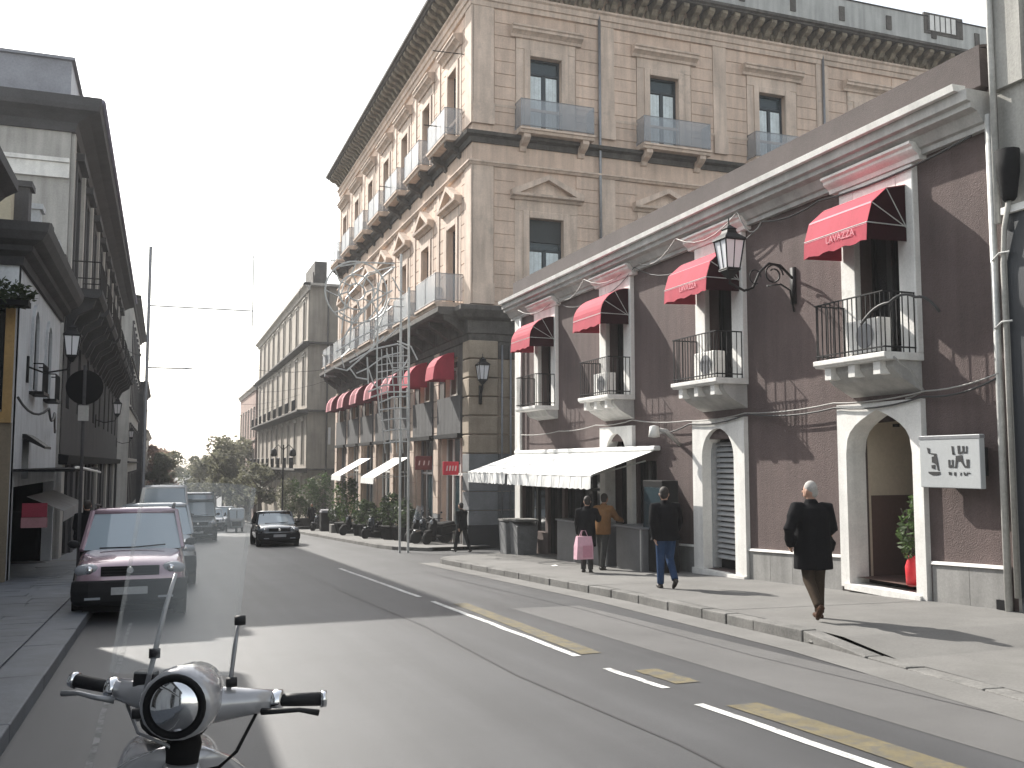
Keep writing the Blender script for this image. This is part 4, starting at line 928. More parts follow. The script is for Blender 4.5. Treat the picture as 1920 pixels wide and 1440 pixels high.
for c in (27.05, 30.05):
    mb = MB(); n = 8; pts = [(c-.45, 3.6), (c-.45, 5.15)]+[(c-.45*math.cos(math.pi*k/n), 5.15+.45*math.sin(math.pi*k/n)) for k in range(1, n)]+[(c+.45, 5.15), (c+.45, 3.6)]
    out = [(c-.62, 3.5), (c-.62, 5.15)]+[(c-.62*math.cos(math.pi*k/n), 5.15+.62*math.sin(math.pi*k/n)) for k in range(1, n)]+[(c+.62, 5.15), (c+.62, 3.5)]
    for k in range(len(pts)-1): mb.fplate(FL, [pts[k], pts[k+1], out[k+1], out[k]], -.05, .07)
    mb.fplate(FL, [(c-.45, 5.15), (c-.45, 5.61), (c, 5.61)]+[pts[2+k] for k in range(3, -1, -1)], -.02, .01); mb.fplate(FL, [(c+.45, 5.15), (c+.45, 5.61), (c, 5.61)]+[pts[len(pts)-3-k] for k in range(3, -1, -1)], -.02, .01)
    wn = part('arched_window', mb, LWH, wh)
    mb = MB(); mb.fbox(FL, c-.45, c+.45, -.22, -.2, 3.6, 5.6); part('pane', mb, GLASSD, wn)
    mb = MB()
    for q in range(9): mb.tube([FL(c-.55+.137*q, .3, 3.5), FL(c-.55+.137*q, .3, 4.2)], .012, 4)
    mb.tube([FL(c-.55, .02, 4.2), FL(c-.55, .3, 4.2), FL(c+.55, .3, 4.2), FL(c+.55, .02, 4.2)], .016, 4); mb.fbox(FL, c-.6, c+.6, 0, .34, 3.42, 3.5); part('balconette', mb, IRON, wn)
mb = MB(); mb.fprism(FL, [(-.02, 2.4), (.08, 2.4), (.5, 2.1), (.5, 2.04), (-.02, 2.3)], 25.6, 27.0); mb.fbox(FL, 25.7, 26.9, -.22, -.2, 1.3, 2.4); part('hooded_window', mb, IRON, wh)
prof = [(-.02, 6.2), (.08, 6.2), (.1, 6.4), (.28, 6.5), (.3, 6.62), (.5, 6.72), (.62, 6.9), (.66, 7.1), (-.02, 7.2)]
mb = MB(); mb.loft([[(LX+d, Y1, z) for d, z in prof], [(LX+d, Y0-d, z) for d, z in prof], [(-14, Y0-d, z) for d, z in prof]]); part('cornice', mb, DKST, wh)
for k in range(5):
    mb = MB(); u = 24.6+k*2.1; mb.box(LX-.55, LX+.05, u, u+.5, 7.2, 8.2); mb.box(LX-.62, LX+.12, u-.06, u+.56, 8.201, 8.34); part('parapet_pedestal', mb, LWH if k % 2 else DKT, wh)
mb = MB(); mb.box(-14, LX-.2, 23.8, 24.2, 7.2, 8.0); part('parapet_wall', mb, mat('cream parapet', (.45, .4, .3), .9, .12), wh)
mb = MB(); mb.fbox(FX(LX, 1), Y0+.2, Y1, .02, 1.3, 1.5, 1.56); part('canopy', mb, BLACK, wh)
mb = MB(); mb.tube([(LX+1.32, Y0+.2, 1.6), (LX+1.32, Y0+3, 1.55), (LX+1.32, Y1, 1.4)], .035, 5); part('canopy_edge', mb, WHITEM, wh)
mb = MB(); mb.add([(LX+.2, 25.2, .9), (LX+.2, 31, .9), (LX+1.0, 31, .55), (LX+1.0, 25.2, .55)], [(0, 1, 2, 3)]); mb.quad((LX+1.0, 25.2, .55), (LX+1.0, 31, .55), (LX+1.0, 31, .3), (LX+1.0, 25.2, .3)); o = part('shop_awning', mb, mat('grey awning cloth', (.3, .3, .3), .9), wh); o.modifiers.new('th', 'SOLIDIFY').thickness = .01
for k in range(5):
    u = 25.0+k*1.8
    for q in (0, .55):
        mb = MB(); mb.box(LX-2.2, LX-2.15, u+q, u+q+.18, gz(u, .35), .6); part('shop_pane', mb, CURT, wh)
mb = MB()
for k in range(6): mb.box(LX-2.1, LX-2.0, 24.7+k*1.8, 24.95+k*1.8, gz(33), 1.1)
part('shop_frame', mb, BLACK, wh)
# ochre framed window and tan wall on its near face
mb = MB(); mb.box(-8, LX-.02, Y0-.06, Y0-.001, -1.3, 2.6); part('tan_panel', mb, TAN, wh)
mb = MB(); mb.box(LX-.22, LX-.03, Y0-.12, Y0-.062, 2.6, 5.3); mb.box(-6, LX-.22, Y0-.12, Y0-.062, 2.6, 2.85); o = part('ochre_frame', mb, OCH2, wh)
mb = MB(); mb.box(-6, LX-.23, Y0-.1, Y0-.065, 2.9, 5.3); part('pane', mb, GLASSD, wh)
fo = thing('hanging_foliage', (LX-.3, Y0-.5, 5.3), 'clump of dark green foliage above the ochre window frame', 'plant')
mb = MB(); leaves(mb, (0, 0, .15), .75, .35, .35, 500, .09); part('foliage', mb, LEAFD, fo, local=True)
mb = MB(); mb.box(-.8, .6, -.25, .25, -.12, .0); part('trough', mb, BLACK, fo, local=True)
# shop sign, red, on the left
t = thing('shop_sign', (LX+.45, 24.6, .45), 'small red projecting sign under the dark canopy of the white house', 'sign')
mb = MB(); mb.box(-.26, .26, -.06, .06, 0, .32); part('board', mb, mat('dim red sign', (.3, .03, .06), .6), t, local=True)
mb = MB(); mb.box(-.27, .27, -.07, .07, -.24, -.01); part('lower_board', mb, mat('pink sign', (.4, .2, .22), .6), t, local=True)
mb = MB(); mb.box(-.46, -.262, -.02, .02, .1, .14); part('arm', mb, IRON, t, local=True)
# blue cloth / iron wires on the white wall
cable([(LX+.05, 24.2, 3.2), (LX+.6, 25.2, 3.0), (LX+.5, 27.5, 3.0), (LX+.1, 32.0, 2.7)], .03, .25, CABLE, 'black cable draped across the white house below its arched window')
# tall grey palazzo behind it
tp = thing('grey_palazzo', (LX-3, 55, gz(55)), 'tall grey palazzo in shade with deep eaves and long dark balconies on the left', 'building')
Y0, Y1 = 34.4, 76.0; ZT = 13.6
cs = [36.6+4.4*k for k in range(9)]
holes = []
for c in cs: holes += [(c-.65, c+.65, 8.4, 11.9, .35), (c-.6, c+.6, 3.6, 6.2, .35), (c-1.1, c+1.1, gz(c)+.1, 1.6, .8)]
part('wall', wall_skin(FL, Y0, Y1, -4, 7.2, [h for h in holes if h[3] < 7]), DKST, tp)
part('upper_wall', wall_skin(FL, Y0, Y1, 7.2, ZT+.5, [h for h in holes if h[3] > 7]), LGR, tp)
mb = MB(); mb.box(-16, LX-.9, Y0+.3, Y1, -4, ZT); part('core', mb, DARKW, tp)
mb = MB(); mb.box(-16, LX, Y0, Y0+.29, -4, ZT+.5); part('gable_wall', MB().box(-16, LX, Y1-.02, Y1, -4, ZT+.5), LGR, tp); part('gable_wall', mb, LGR, tp)
for c in cs:
    mb = MB(); mb.fbox(FL, c-.9, c-.65, -.02, .12, 8.1, 12.2); mb.fbox(FL, c+.65, c+.9, -.02, .12, 8.1, 12.2); mb.fbox(FL, c-.65, c+.65, -.02, .12, 11.9, 12.2); mb.fbox(FL, c-1.1, c+1.1, -.02, .35, 12.201, 12.45); wn = part('window', mb, DKT, tp)
    mb = MB(); mb.fbox(FL, c-.65, c+.65, -.3, -.26, 8.4, 11.9); part('shutter', mb, IRON, wn)
    mb = MB(); mb.fbox(FL, c-.6, c+.6, -.3, -.26, 3.6, 6.2); part('pane', mb, GLASSD, wn)
    mb = MB(); mb.fbox(FL, c-1.1, c+1.1, -.72, -.7, gz(c), 1.6); part('shop_pane', mb, GLASSD, tp)
    mb = MB(); mb.fprism(FL, [(-.02, 7.3), (1.0, 7.3), (1.1, 7.45), (1.1, 7.6), (-.02, 7.62)], c-1.7, c+1.7); b = part('balcony', mb, DKST, tp)
    for s in (-1, 1):
        mb = MB(); u = c+s*1.3; mb.fprism(FL, [(-.02, 7.298), (.9, 7.298), (.8, 7.0), (.35, 6.7), (.12, 6.2), (-.02, 6.1)], u-.16, u+.16); part('bracket', mb, DKST, b)
    mb = MB()
    for q in range(17): mb.tube([FL(c-1.6+.2*q, 1.03, 7.6), FL(c-1.6+.2*q, 1.03, 8.55)], .016, 4)
    mb.tube([FL(c-1.6, .02, 8.55), FL(c-1.6, 1.03, 8.55), FL(c+1.6, 1.03, 8.55), FL(c+1.6, .02, 8.55)], .022, 4); part('railing', mb, IRON, b)
for k in range(10):
    u = 34.6+4.4*k-.1; mb = MB(); mb.fbox(FL, u, u+.5, -.02, .12, 7.65, 12.9); part('pilaster', mb, LGR, tp)
prof = [(-.02, 12.8), (.12, 12.8), (.2, 13.1), (.55, 13.3), (.9, 13.4), (.95, 13.55), (.95, 13.85), (-.02, 13.95)]
mb = MB(); mb.loft([[(LX+d, Y1+.4, z) for d, z in prof], [(LX+d, Y0-d*.75, z) for d, z in prof], [(-16, Y0-d*.75, z) for d, z in prof]]); part('cornice', mb, DKT, tp)
mb = MB(); mb.tube([(LX+.97, Y0-.7, 13.72), (LX+.97, Y1+.4, 13.72)], .1, 6); part('gutter', mb, SLATE, tp, True)
mb = MB(); mb.box(-16, LX-.1, Y0+.3, Y0+14, 13.96, 15.4); mb.box(-16, LX-.0, Y0+.2, Y0+14.1, 15.4, 15.5); part('attic', mb, mat('zinc attic', (.25, .255, .285), .5, .15), tp)
mb = MB(); mb.box(-9, LX-.02, Y0-.12, Y0-.01, 11.2, 11.7); mb.box(-9, LX-.02, Y0-.2, Y0-.01, 11.71, 11.85); part('gable_band', mb, WHITEM, tp)
mb = MB(); mb.tube([(LX-2.2, Y0-.06, 6.4), (LX-2.2, Y0-.06, 9.6), (LX-2.6, Y0-.06, 10.1), (LX-3.2, Y0-.06, 10.2), (LX-3.7, Y0-.06, 9.8)], .035, 5); mb.tube([(LX-3.5, Y0-.06, 8.5), (LX-3.5, Y0-.06, 12.6)], .03, 5); part('wall_pipe', mb, IRON, tp)
mb = MB(); mb.fprism(FL, [(-.02, 1.65), (.25, 1.65), (.3, 1.95), (-.02, 2.0)], Y0, Y1); part('shop_lintel', mb, BLACK, tp)
for k in range(10):
    u = 34.4+4.4*k; mb = MB(); mb.fbox(FL, u, u+1.0, -.02, .1, gz(u)-.3, 1.64); part('shop_pier', mb, DKT if k % 2 else LGR, tp)
street_house('far_left_house', 'grey brown house with blank gable and dark eaves past the grey palazzo', LX+.3, 1, 90, 122, -4.2, 16.4, [(-2.4, .6), (2.2, 5.0), (7, 10), (11.5, 14.2)], 7, LGR, DKT, 12, 1.1, .7)
street_house('far_left_house', 'narrow stepped house with ornate dark parapet before the russet trees', LX+.8, 1, 124, 150, -5.6, 11.5, [(-4, -1), (.6, 3.6), (5.5, 9)], 6, DKT, DKT, 12, 1.1, .5)
street_house('far_left_house', 'last pale house of the left row behind the russet trees', LX+.6, 1, 152, 200, -6.8, 6.5, [(-5.5, -2.5), (-.6, 3.2)], 9, BEI, BEIT, 12, 1.1, .5)
# ---- lanterns on brackets over the left pavement
def left_lamp(px, py, X, s, label):
    p = onx(px, py, X); arm = MB(); arm.tube([(LX, p.y, p.z-.3), (LX+.4, p.y, p.z-.45), (X-.1, p.y, p.z-.35), (X, p.y, p.z-.1)], .025, 6); arm.box(LX, LX+.05, p.y-.08, p.y+.08, p.z-.7, p.z-.05)
    lantern_thing('street_lamp', (p.x, p.y, p.z), s, (LX, p.y, p.z-.3), label, [('bracket', arm)])
left_lamp(135, 667, -2.2, 1.0, 'lantern with pale glass hanging out between the white house and grey palazzo')
left_lamp(220, 776, -2.2, 1.0, 'lantern with pale glass over the pavement at the middle of the grey palazzo')
left_lamp(246, 820, -2.2, .9, 'smallest lantern at the far end of the grey palazzo')
# ================================================================ TREES
def tree(label, x, y, h, r, lm, n, group='trees at the end of the street', ls=.3, bare=.0):
    zb = gz(y); t = thing('street_tree', (x, y, zb), label, 'tree', group)
    mb = MB(); mb.tube([(0, 0, -.2), (.05, 0, h*.2), (-.05, .1, h*.45), (.05, 0, h*.8)], [.26, .2, .15, .04], 7)
    for k in range(9):
        a = random.uniform(0, 6.28); z = h*random.uniform(.25, .6); L = r*random.uniform(.7, 1); mb.tube([(0, 0, z), (L*.5*math.cos(a), L*.5*math.sin(a), z+h*.12), (L*math.cos(a), L*math.sin(a), z+h*.26)], [.1, .06, .02], 5)
    part('trunk', mb, BARK, t, local=True)
    mb = MB()
    for k in range(13):
        a = random.uniform(0, 6.28); q = r*random.uniform(.1, .75); z = h*random.uniform(.38, .9); rr = r*random.uniform(.25, .45)
        leaves(mb, (q*math.cos(a), q*math.sin(a), z), rr, rr, rr*.8, n//13, ls)
    part('crown', mb, lm, t, local=True); return t
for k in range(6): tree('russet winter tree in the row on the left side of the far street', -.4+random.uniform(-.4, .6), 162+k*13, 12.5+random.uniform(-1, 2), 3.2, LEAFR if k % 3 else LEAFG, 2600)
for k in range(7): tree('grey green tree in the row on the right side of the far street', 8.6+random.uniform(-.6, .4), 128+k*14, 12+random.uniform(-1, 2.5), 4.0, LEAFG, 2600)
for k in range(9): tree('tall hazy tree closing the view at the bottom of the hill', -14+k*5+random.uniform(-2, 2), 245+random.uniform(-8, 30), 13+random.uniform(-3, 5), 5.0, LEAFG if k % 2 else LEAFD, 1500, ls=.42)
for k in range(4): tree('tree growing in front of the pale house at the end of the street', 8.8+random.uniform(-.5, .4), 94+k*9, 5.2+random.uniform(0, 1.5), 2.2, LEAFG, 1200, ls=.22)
# shrubs in tubs before the beige corner house and the palazzo shops
def shrub(x, y, h, r, label, lm=LEAF, group=None, tub=True, n=420, h0=.14):
    zb = gz(y, h0); t = thing('potted_shrub', (x, y, zb), label, 'shrub', group)
    if tub: mb = MB(); mb.lathe([(.001, 0), (r*.62, 0), (r*.8, .5), (r*.86, .52), (r*.86, .6), (.001, .56)], (0, 0, 0), 10); part('tub', mb, BLACK, t, local=True)
    mb = MB()
    for k in range(6): mb.tube([(0, 0, .4), (random.uniform(-r, r)*.4, random.uniform(-r, r)*.4, h*.7)], .018, 4)
    part('stem', mb, BARK, t, local=True)
    mb = MB(); leaves(mb, (0, 0, .5+(h-.5)*.55), r, r, (h-.4)*.5, n, .11); leaves(mb, (r*.3, -.1, h*.85), r*.5, r*.5, h*.18, n//3, .1); part('foliage', mb, lm, t, local=True)
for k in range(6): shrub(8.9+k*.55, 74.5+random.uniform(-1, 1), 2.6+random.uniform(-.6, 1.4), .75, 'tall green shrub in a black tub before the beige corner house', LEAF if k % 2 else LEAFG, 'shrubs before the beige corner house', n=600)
shrub(9.7, 53.4, 3.0, .8, 'leafy green potted tree under the farther white awning of the palazzo', LEAF, n=700)
for k, (x, y) in enumerate(((9.9, 57.5), (9.6, 48.6), (9.6, 47.2), (9.7, 45.4), (9.9, 43.6), (9.7, 42.2), (9.9, 41.0), (9.9, 39.8))): shrub(x, y, 1.5+random.uniform(-.3, .5), .55, 'dark bushy shrub in a black tub along the palazzo shopfronts', LEAFD, 'tubs along the palazzo shopfronts', n=300)
# ================================================================ STREET FURNITURE
# decorative light frames: the tall steel poles and scrollwork across the street at Y=33
YL = 33.0
lt = thing('light_frame', (8.1, YL, gz(YL, .14)), 'tall steel festive light frame with rose ring and curved lattice by the palazzo kerb', 'light frame')
for x in (7.9, 8.2):
    mb = MB(); mb.tube([(x, YL, gz(YL)), (x-.05, YL, 9.2 if x < 8 else 8.0)], .045, 6); part('pole', mb, PALEST, lt)
def ypt(x, y): p = ony(x, y, YL); return (p.x, YL-.03, p.z)
def wire(name, pts, r=.03): mb = MB(); mb.tube([ypt(*p) for p in pts], r, 5); return part(name, mb, PALEST, lt)
rc = ypt(668, 548)
for rr in (1.1, .62, .3):
    mb = MB(); mb.tube([(rc[0]+rr*math.cos(a), YL-.03, rc[2]+rr*math.sin(a)) for a in [k*2*math.pi/28 for k in range(28)]], .032, 5, True); part('ring', mb, PALEST, lt)
for k in range(8):
    a = k*math.pi/4; mb = MB(); mb.tube([(rc[0]+.3*math.cos(a), YL-.04, rc[2]+.3*math.sin(a)), (rc[0]+.7*math.cos(a+.25), YL-.04, rc[2]+.7*math.sin(a+.25)), (rc[0]+1.1*math.cos(a), YL-.04, rc[2]+1.1*math.sin(a))], .026, 4); part('petal', mb, PALEST, lt)
for pts in ([(628, 690), (650, 695), (690, 660), (720, 630)], [(636, 500), (680, 492), (740, 495)], [(655, 690), (668, 708), (690, 712)], [(740, 500), (715, 520), (708, 545), (708, 640)], [(635, 585), (660, 600), (690, 570), (735, 545)], [(640, 640), (665, 600), (690, 575), (710, 540)], [(660, 590), (655, 650)], [(684, 575), (682, 640)], [(708, 530), (706, 720), (712, 780)], [(688, 670), (690, 720)],
            [(655, 680), (700, 655), (745, 645), (765, 655)], [(690, 735), (720, 722), (765, 722)], [(695, 745), (725, 735), (765, 735)], [(712, 755), (735, 745), (765, 743)], [(735, 700), (755, 690), (765, 672)], [(725, 662), (735, 690), (765, 688)], [(700, 640), (730, 560), (757, 560)], [(745, 640), (770, 650), (782, 675)]): wire('scroll', pts)
for pts in ([(640, 625), (648, 560), (690, 512), (738, 500)], [(700, 650), (704, 600), (735, 575), (757, 575)], [(636, 560), (650, 520), (680, 502)], [(655, 620), (690, 600), (720, 560)], [(630, 660), (660, 640), (708, 615), (757, 600)], [(668, 700), (690, 690), (720, 668), (757, 660)], [(690, 690), (700, 720), (712, 730)], [(645, 690), (640, 670), (655, 655), (670, 668)], [(720, 640), (745, 615), (757, 618)], [(735, 520), (748, 545), (757, 548)]): wire('scroll', pts, .026)
for k in range(5): wire('lattice_bar', [(715+k*10, 655-k*2), (716+k*10, 720)], .02)
for k in range(4): wire('lattice_bar', [(708, 672+k*13), (735, 668+k*13), (766, 667+k*13)], .02)
for y in (765, 785, 805, 828): wire('lattice_bar', [(712+(y-765)*.1, y+4), (740, y), (766, y)], .024)
for k in range(5): wire('lattice_bar', [(714+k*12, 722+abs(2-k)*3), (717+k*11.5, 800), (722+k*11, 850)], .022)
ll = thing('light_frame', (-.57, YL, gz(YL)), 'slim steel pole with horizontal festive light arms rising behind the parked cars', 'light frame')
mb = MB(); mb.tube([(-.57, YL, gz(YL)), (-.57, YL, 8.8)], .05, 7); part('pole', mb, STEEL, ll)
for z, x1 in ((6.84, 2.72), (4.8, .86)):
    mb = MB(); mb.tube([(-.57, YL, z), (x1, YL, z)], .022, 5); part('arm', mb, STEEL, ll)
mb = MB(); mb.tube([(2.72, YL, 6.3), (2.72, YL, 8.75)], .018, 5); part('arm', mb, STEEL, ll)
def sky_wire(a, b, label, sag=.3, r=.008): return cable([a, b], r, sag, CABLE, label, None, 'overhead_wire')
sky_wire((2.72, YL, 8.72), (-.4, YL, 7.9), 'thin wire sloping down from the light frame arm over the street')
sky_wire((3.2, YL, 9.0), (3.25, YL+.1, 6.6), 'thin wire hanging straight down over the middle of the street', 0)
sky_wire((3.2, YL, 8.95), (7.9, YL, 8.9), 'thin wire strung from mid street to the steel frame by the palazzo', .15)
sky_wire((4.3, YL, 9.1), (4.3, YL+.1, 7.4), 'short thin wire hanging over the right half of the street', 0)
for k in range(4):
    Y = 50+k*16; cable([(LX+.9, Y, 7.4), (4, Y+1, 6.6+k*.1), (10.8, Y, 7.5)], .012, .5, CABLE, 'sagging wire across the street between the grey palazzo and the houses opposite', 'wires across the street', 'overhead_wire')
# lamp post before the corner house
t = thing('lamp_post', (8.6, 74, gz(74, .14)), 'dark double-armed lamp post among the shrubs before the beige corner house', 'street lamp')
mb = MB(); mb.tube([(0, 0, 0), (0, 0, .8), (0, 0, .82), (0, 0, 6.2)], [.16, .14, .08, .06], 8); part('post', mb, IRON, t, local=True)
for s in (-1, 1):
    mb = MB(); mb.tube([(0, 0, 5.8), (s*.4, 0, 6.2), (s*.7, 0, 5.9)], .035, 5); part('arm', mb, IRON, t, local=True)
    mb = MB(); mb.lathe([(.05, 0), (.2, -.1), (.26, -.5), (.12, -.6), (.001, -.6)], (s*.7, 0, 5.9), 8); part('lamp_head', mb, IRON, t, True, local=True)
# round sign seen from behind
p = ony(158, 740, 19.0); t = thing('round_sign', (p.x, 19.0, gz(19, .14)), 'round traffic sign seen from behind on a thin post on the left pavement', 'sign')
mb = MB(); mb.tube([(0, 0, 0), (0, 0, p.z+.4-gz(19))], .03, 7); part('post', mb, DKT, t, local=True)
mb = MB(); mb.lathe([(.001, 0), (.32, 0), (.32, .015), (.001, .015)], (0, .04, p.z-gz(19)), 24, 'y'); part('disc', mb, BLACK, t, local=True)
mb = MB(); mb.box(-.09, .09, -.05, -.032, p.z-gz(19)-.62, p.z-gz(19)-.34); part('plate', mb, CORN, t, local=True)
# bins and a stone block by the palazzo
t = thing('litter_bin', (9.5, 58.8, gz(58.8, .14)), 'square black litter bin with pale lid on the far palazzo pavement', 'bin')
mb = MB(); mb.box(-.38, .38, -.38, .38, 0, 1.15); bevel(part('body', mb, BLACK, t, local=True), .04); mb = MB(); mb.hexa([(-.4, -.4, 1.151), (.4, -.4, 1.151), (.4, .4, 1.151), (-.4, .4, 1.151), (-.34, -.3, 1.27), (.34, -.3, 1.27), (.34, .3, 1.32), (-.34, .3, 1.32)]); part('lid', mb, STEEL, t, local=True)
t = part('stone_block', MB().box(9.1, 10.5, 54.6, 55.4, gz(55, .1), gz(55, .62)), PAVE); tag(t, 'low pale stone block on the palazzo pavement', 'stone block'); bevel(t, .03)
# kiosk counters below the white awning
def counter(y0, y1, x0, x1, h, m, label):
    t = thing('counter', ((x0+x1)/2, (y0+y1)/2, gz((y0+y1)/2, .14)), label, 'counter')
    L, D = (y1-y0)/2, (x1-x0)/2; mb = MB(); mb.box(-D, D, -L, L, -.06, h); bevel(part('front', mb, m, t, local=True), .015)
    mb = MB(); mb.box(-D-.04, D+.02, -L-.03, L+.03, h+.001, h+.04); part('worktop', mb, STEEL, t, local=True)
    mb = MB(); mb.box(-D-.012, -D-.002, -L+.05, -L+.1, 0, h); part('corner_trim', mb, PALEST, t, local=True)
CNT = mat('grey counter sheet', (.14, .14, .145), .5, .12, 2)
counter(20.9, 24.0, 10.1, 10.75, 1.0, CNT, 'long grey counter below the white awning behind the two standing customers')
counter(18.9, 20.2, 10.0, 10.75, .95, CNT, 'short grey counter at the near end of the white awning beside the louvred door')
for k, (x, y) in enumerate(((10.25, 27.9), (10.35, 27.2))):
    t = thing('display_stand', (x, y, gz(y, .14)), ('tall grey planter stand at the far end of the white awning', 'shorter dented grey stand leaning beside the planter stand')[k], 'stand')
    mb = MB(); mb.loft([[(-.3, -.3, 0), (.3, -.3, 0), (.3, .3, 0), (-.3, .3, 0)], [(-.34, -.34, .95-.1*k), (.34, -.34, .95-.1*k), (.34, .34, 1.0), (-.34, .34, 1.0)]]); part('body', mb, GREYST, t, local=True)
    mb = MB(); mb.box(-.36, .36, -.36, .36, 1.001, 1.06); part('rim', mb, PANEL, t, local=True)
t = thing('menu_board', (10.35, 18.7, gz(18.7, .14)), 'tall dark glazed display cabinet against the brown wall beside the louvred door', 'cabinet')
mb = MB(); mb.box(-.2, .2, -.45, .45, 0, 2.0); bevel(part('case', mb, BLACK, t, local=True), .02); mb = MB(); mb.box(-.21, -.202, -.36, .36, .9, 1.85); part('pane', mb, GLASS, t, local=True)
# small wall flood lamp by the louvred door
t = thing('wall_lamp', (W-.1, 18.75, 2.1), 'white tubular flood lamp sticking out of the brown wall by the louvred door', 'lamp')
mb = MB(); mb.tube([(.1, 0, .0), (-.25, 0, .3), (-.45, .1, .35)], [.04, .06, .05], 8); part('arm', mb, CORN, t, True, local=True); mb = MB(); mb.lathe([(.001, -.14), (.13, -.12), (.1, .12), (.001, .14)], (-.5, .1, .3), 10); part('head', mb, WHITEM, t, True, local=True)
# paper on the pavement
t = part('paper_scrap', MB().add([(9.0, 21.6, gz(21.6, .148)), (9.13, 21.62, gz(21.6, .152)), (9.12, 21.78, gz(21.6, .165)), (8.98, 21.74, gz(21.7, .15))], [(0, 1, 2, 3)]), WHITEM); tag(t, 'small white paper scrap lying on the pavement before the counter', 'litter')
# ================================================================ VEHICLES
TYRE = mat('tyre rubber', (.018, .018, .019), .85, .15, 8, local=True); RIM = mat('alloy rim', (.35, .35, .36), .35, .1, 8, metal=.7, local=True)
CHROME = mat('chrome', (.75, .76, .78), .08, .03, 8, bump=0, metal=1, local=True); LENS = glass('lamp lens', (.3, .32, .35), .06); WSCR = glass('windscreen', (.36, .43, .48), .04, 1, 1.0); SIDEG = glass('car side glass', (.02, .022, .025), .05, 1, .8)  # pale blue sky reflection is put into the windscreen base colour
PLASTIC = mat('black plastic', (.013, .013, .015), .6, .15, 5, local=True, spec=.3); PLATE = mat('number plate', (.4, .41, .42), .5, .1, 10, local=True)
def paint(name, col, metal=.35, rough=.3): return mat(name, col, rough, .05, 1, 30, 0, metal=metal, coat=1.0, local=True)
def ringx(w, y, zb, zt):
    h = zt-zb; half = [(.0, zb), (.8, zb), (.96, zb+.12*h), (1.0, zb+.38*h), (.985, zb+.7*h), (.93, zt-.05*h), (.74, zt+.005), (.0, zt+.03)]
    return [(x*w, y, z) for x, z in half] + [(-x*w, y, z) for x, z in half[-2:0:-1]]
def wheel(parent, x, y, r, wd, s):
    mb = MB(); mb.lathe([(r*.62, 0), (r*.9, 0), (r, wd*.15), (r, wd*.85), (r*.9, wd), (r*.62, wd)], (x-wd/2, y, r), 20, 'x'); ty = part('wheel', mb, TYRE, parent, True, local=True)
    mb = MB(); xo = x+s*(wd/2-.015); mb.lathe([(.001, 0), (r*.2, s*.01), (r*.22, 0), (r*.6, -s*.03), (r*.63, 0), (r*.63, -s*.08), (.001, -s*.08)], (xo, y, r), 20, 'x'); part('rim', mb, RIM, ty, local=True)
def glassring(z, y0, y1, w, bulge, n=6, rear=.04):
    pts = []
    for k in range(n+1): t = -1+2*k/n; pts.append((t*w*(1 if abs(t) < 1 else .985), y0+bulge*t*t*1.0, z))
    for k in range(n+1): t = 1-2*k/n; pts.append((t*w*(1 if abs(t) < 1 else .985), y1-rear*t*t, z))
    return pts
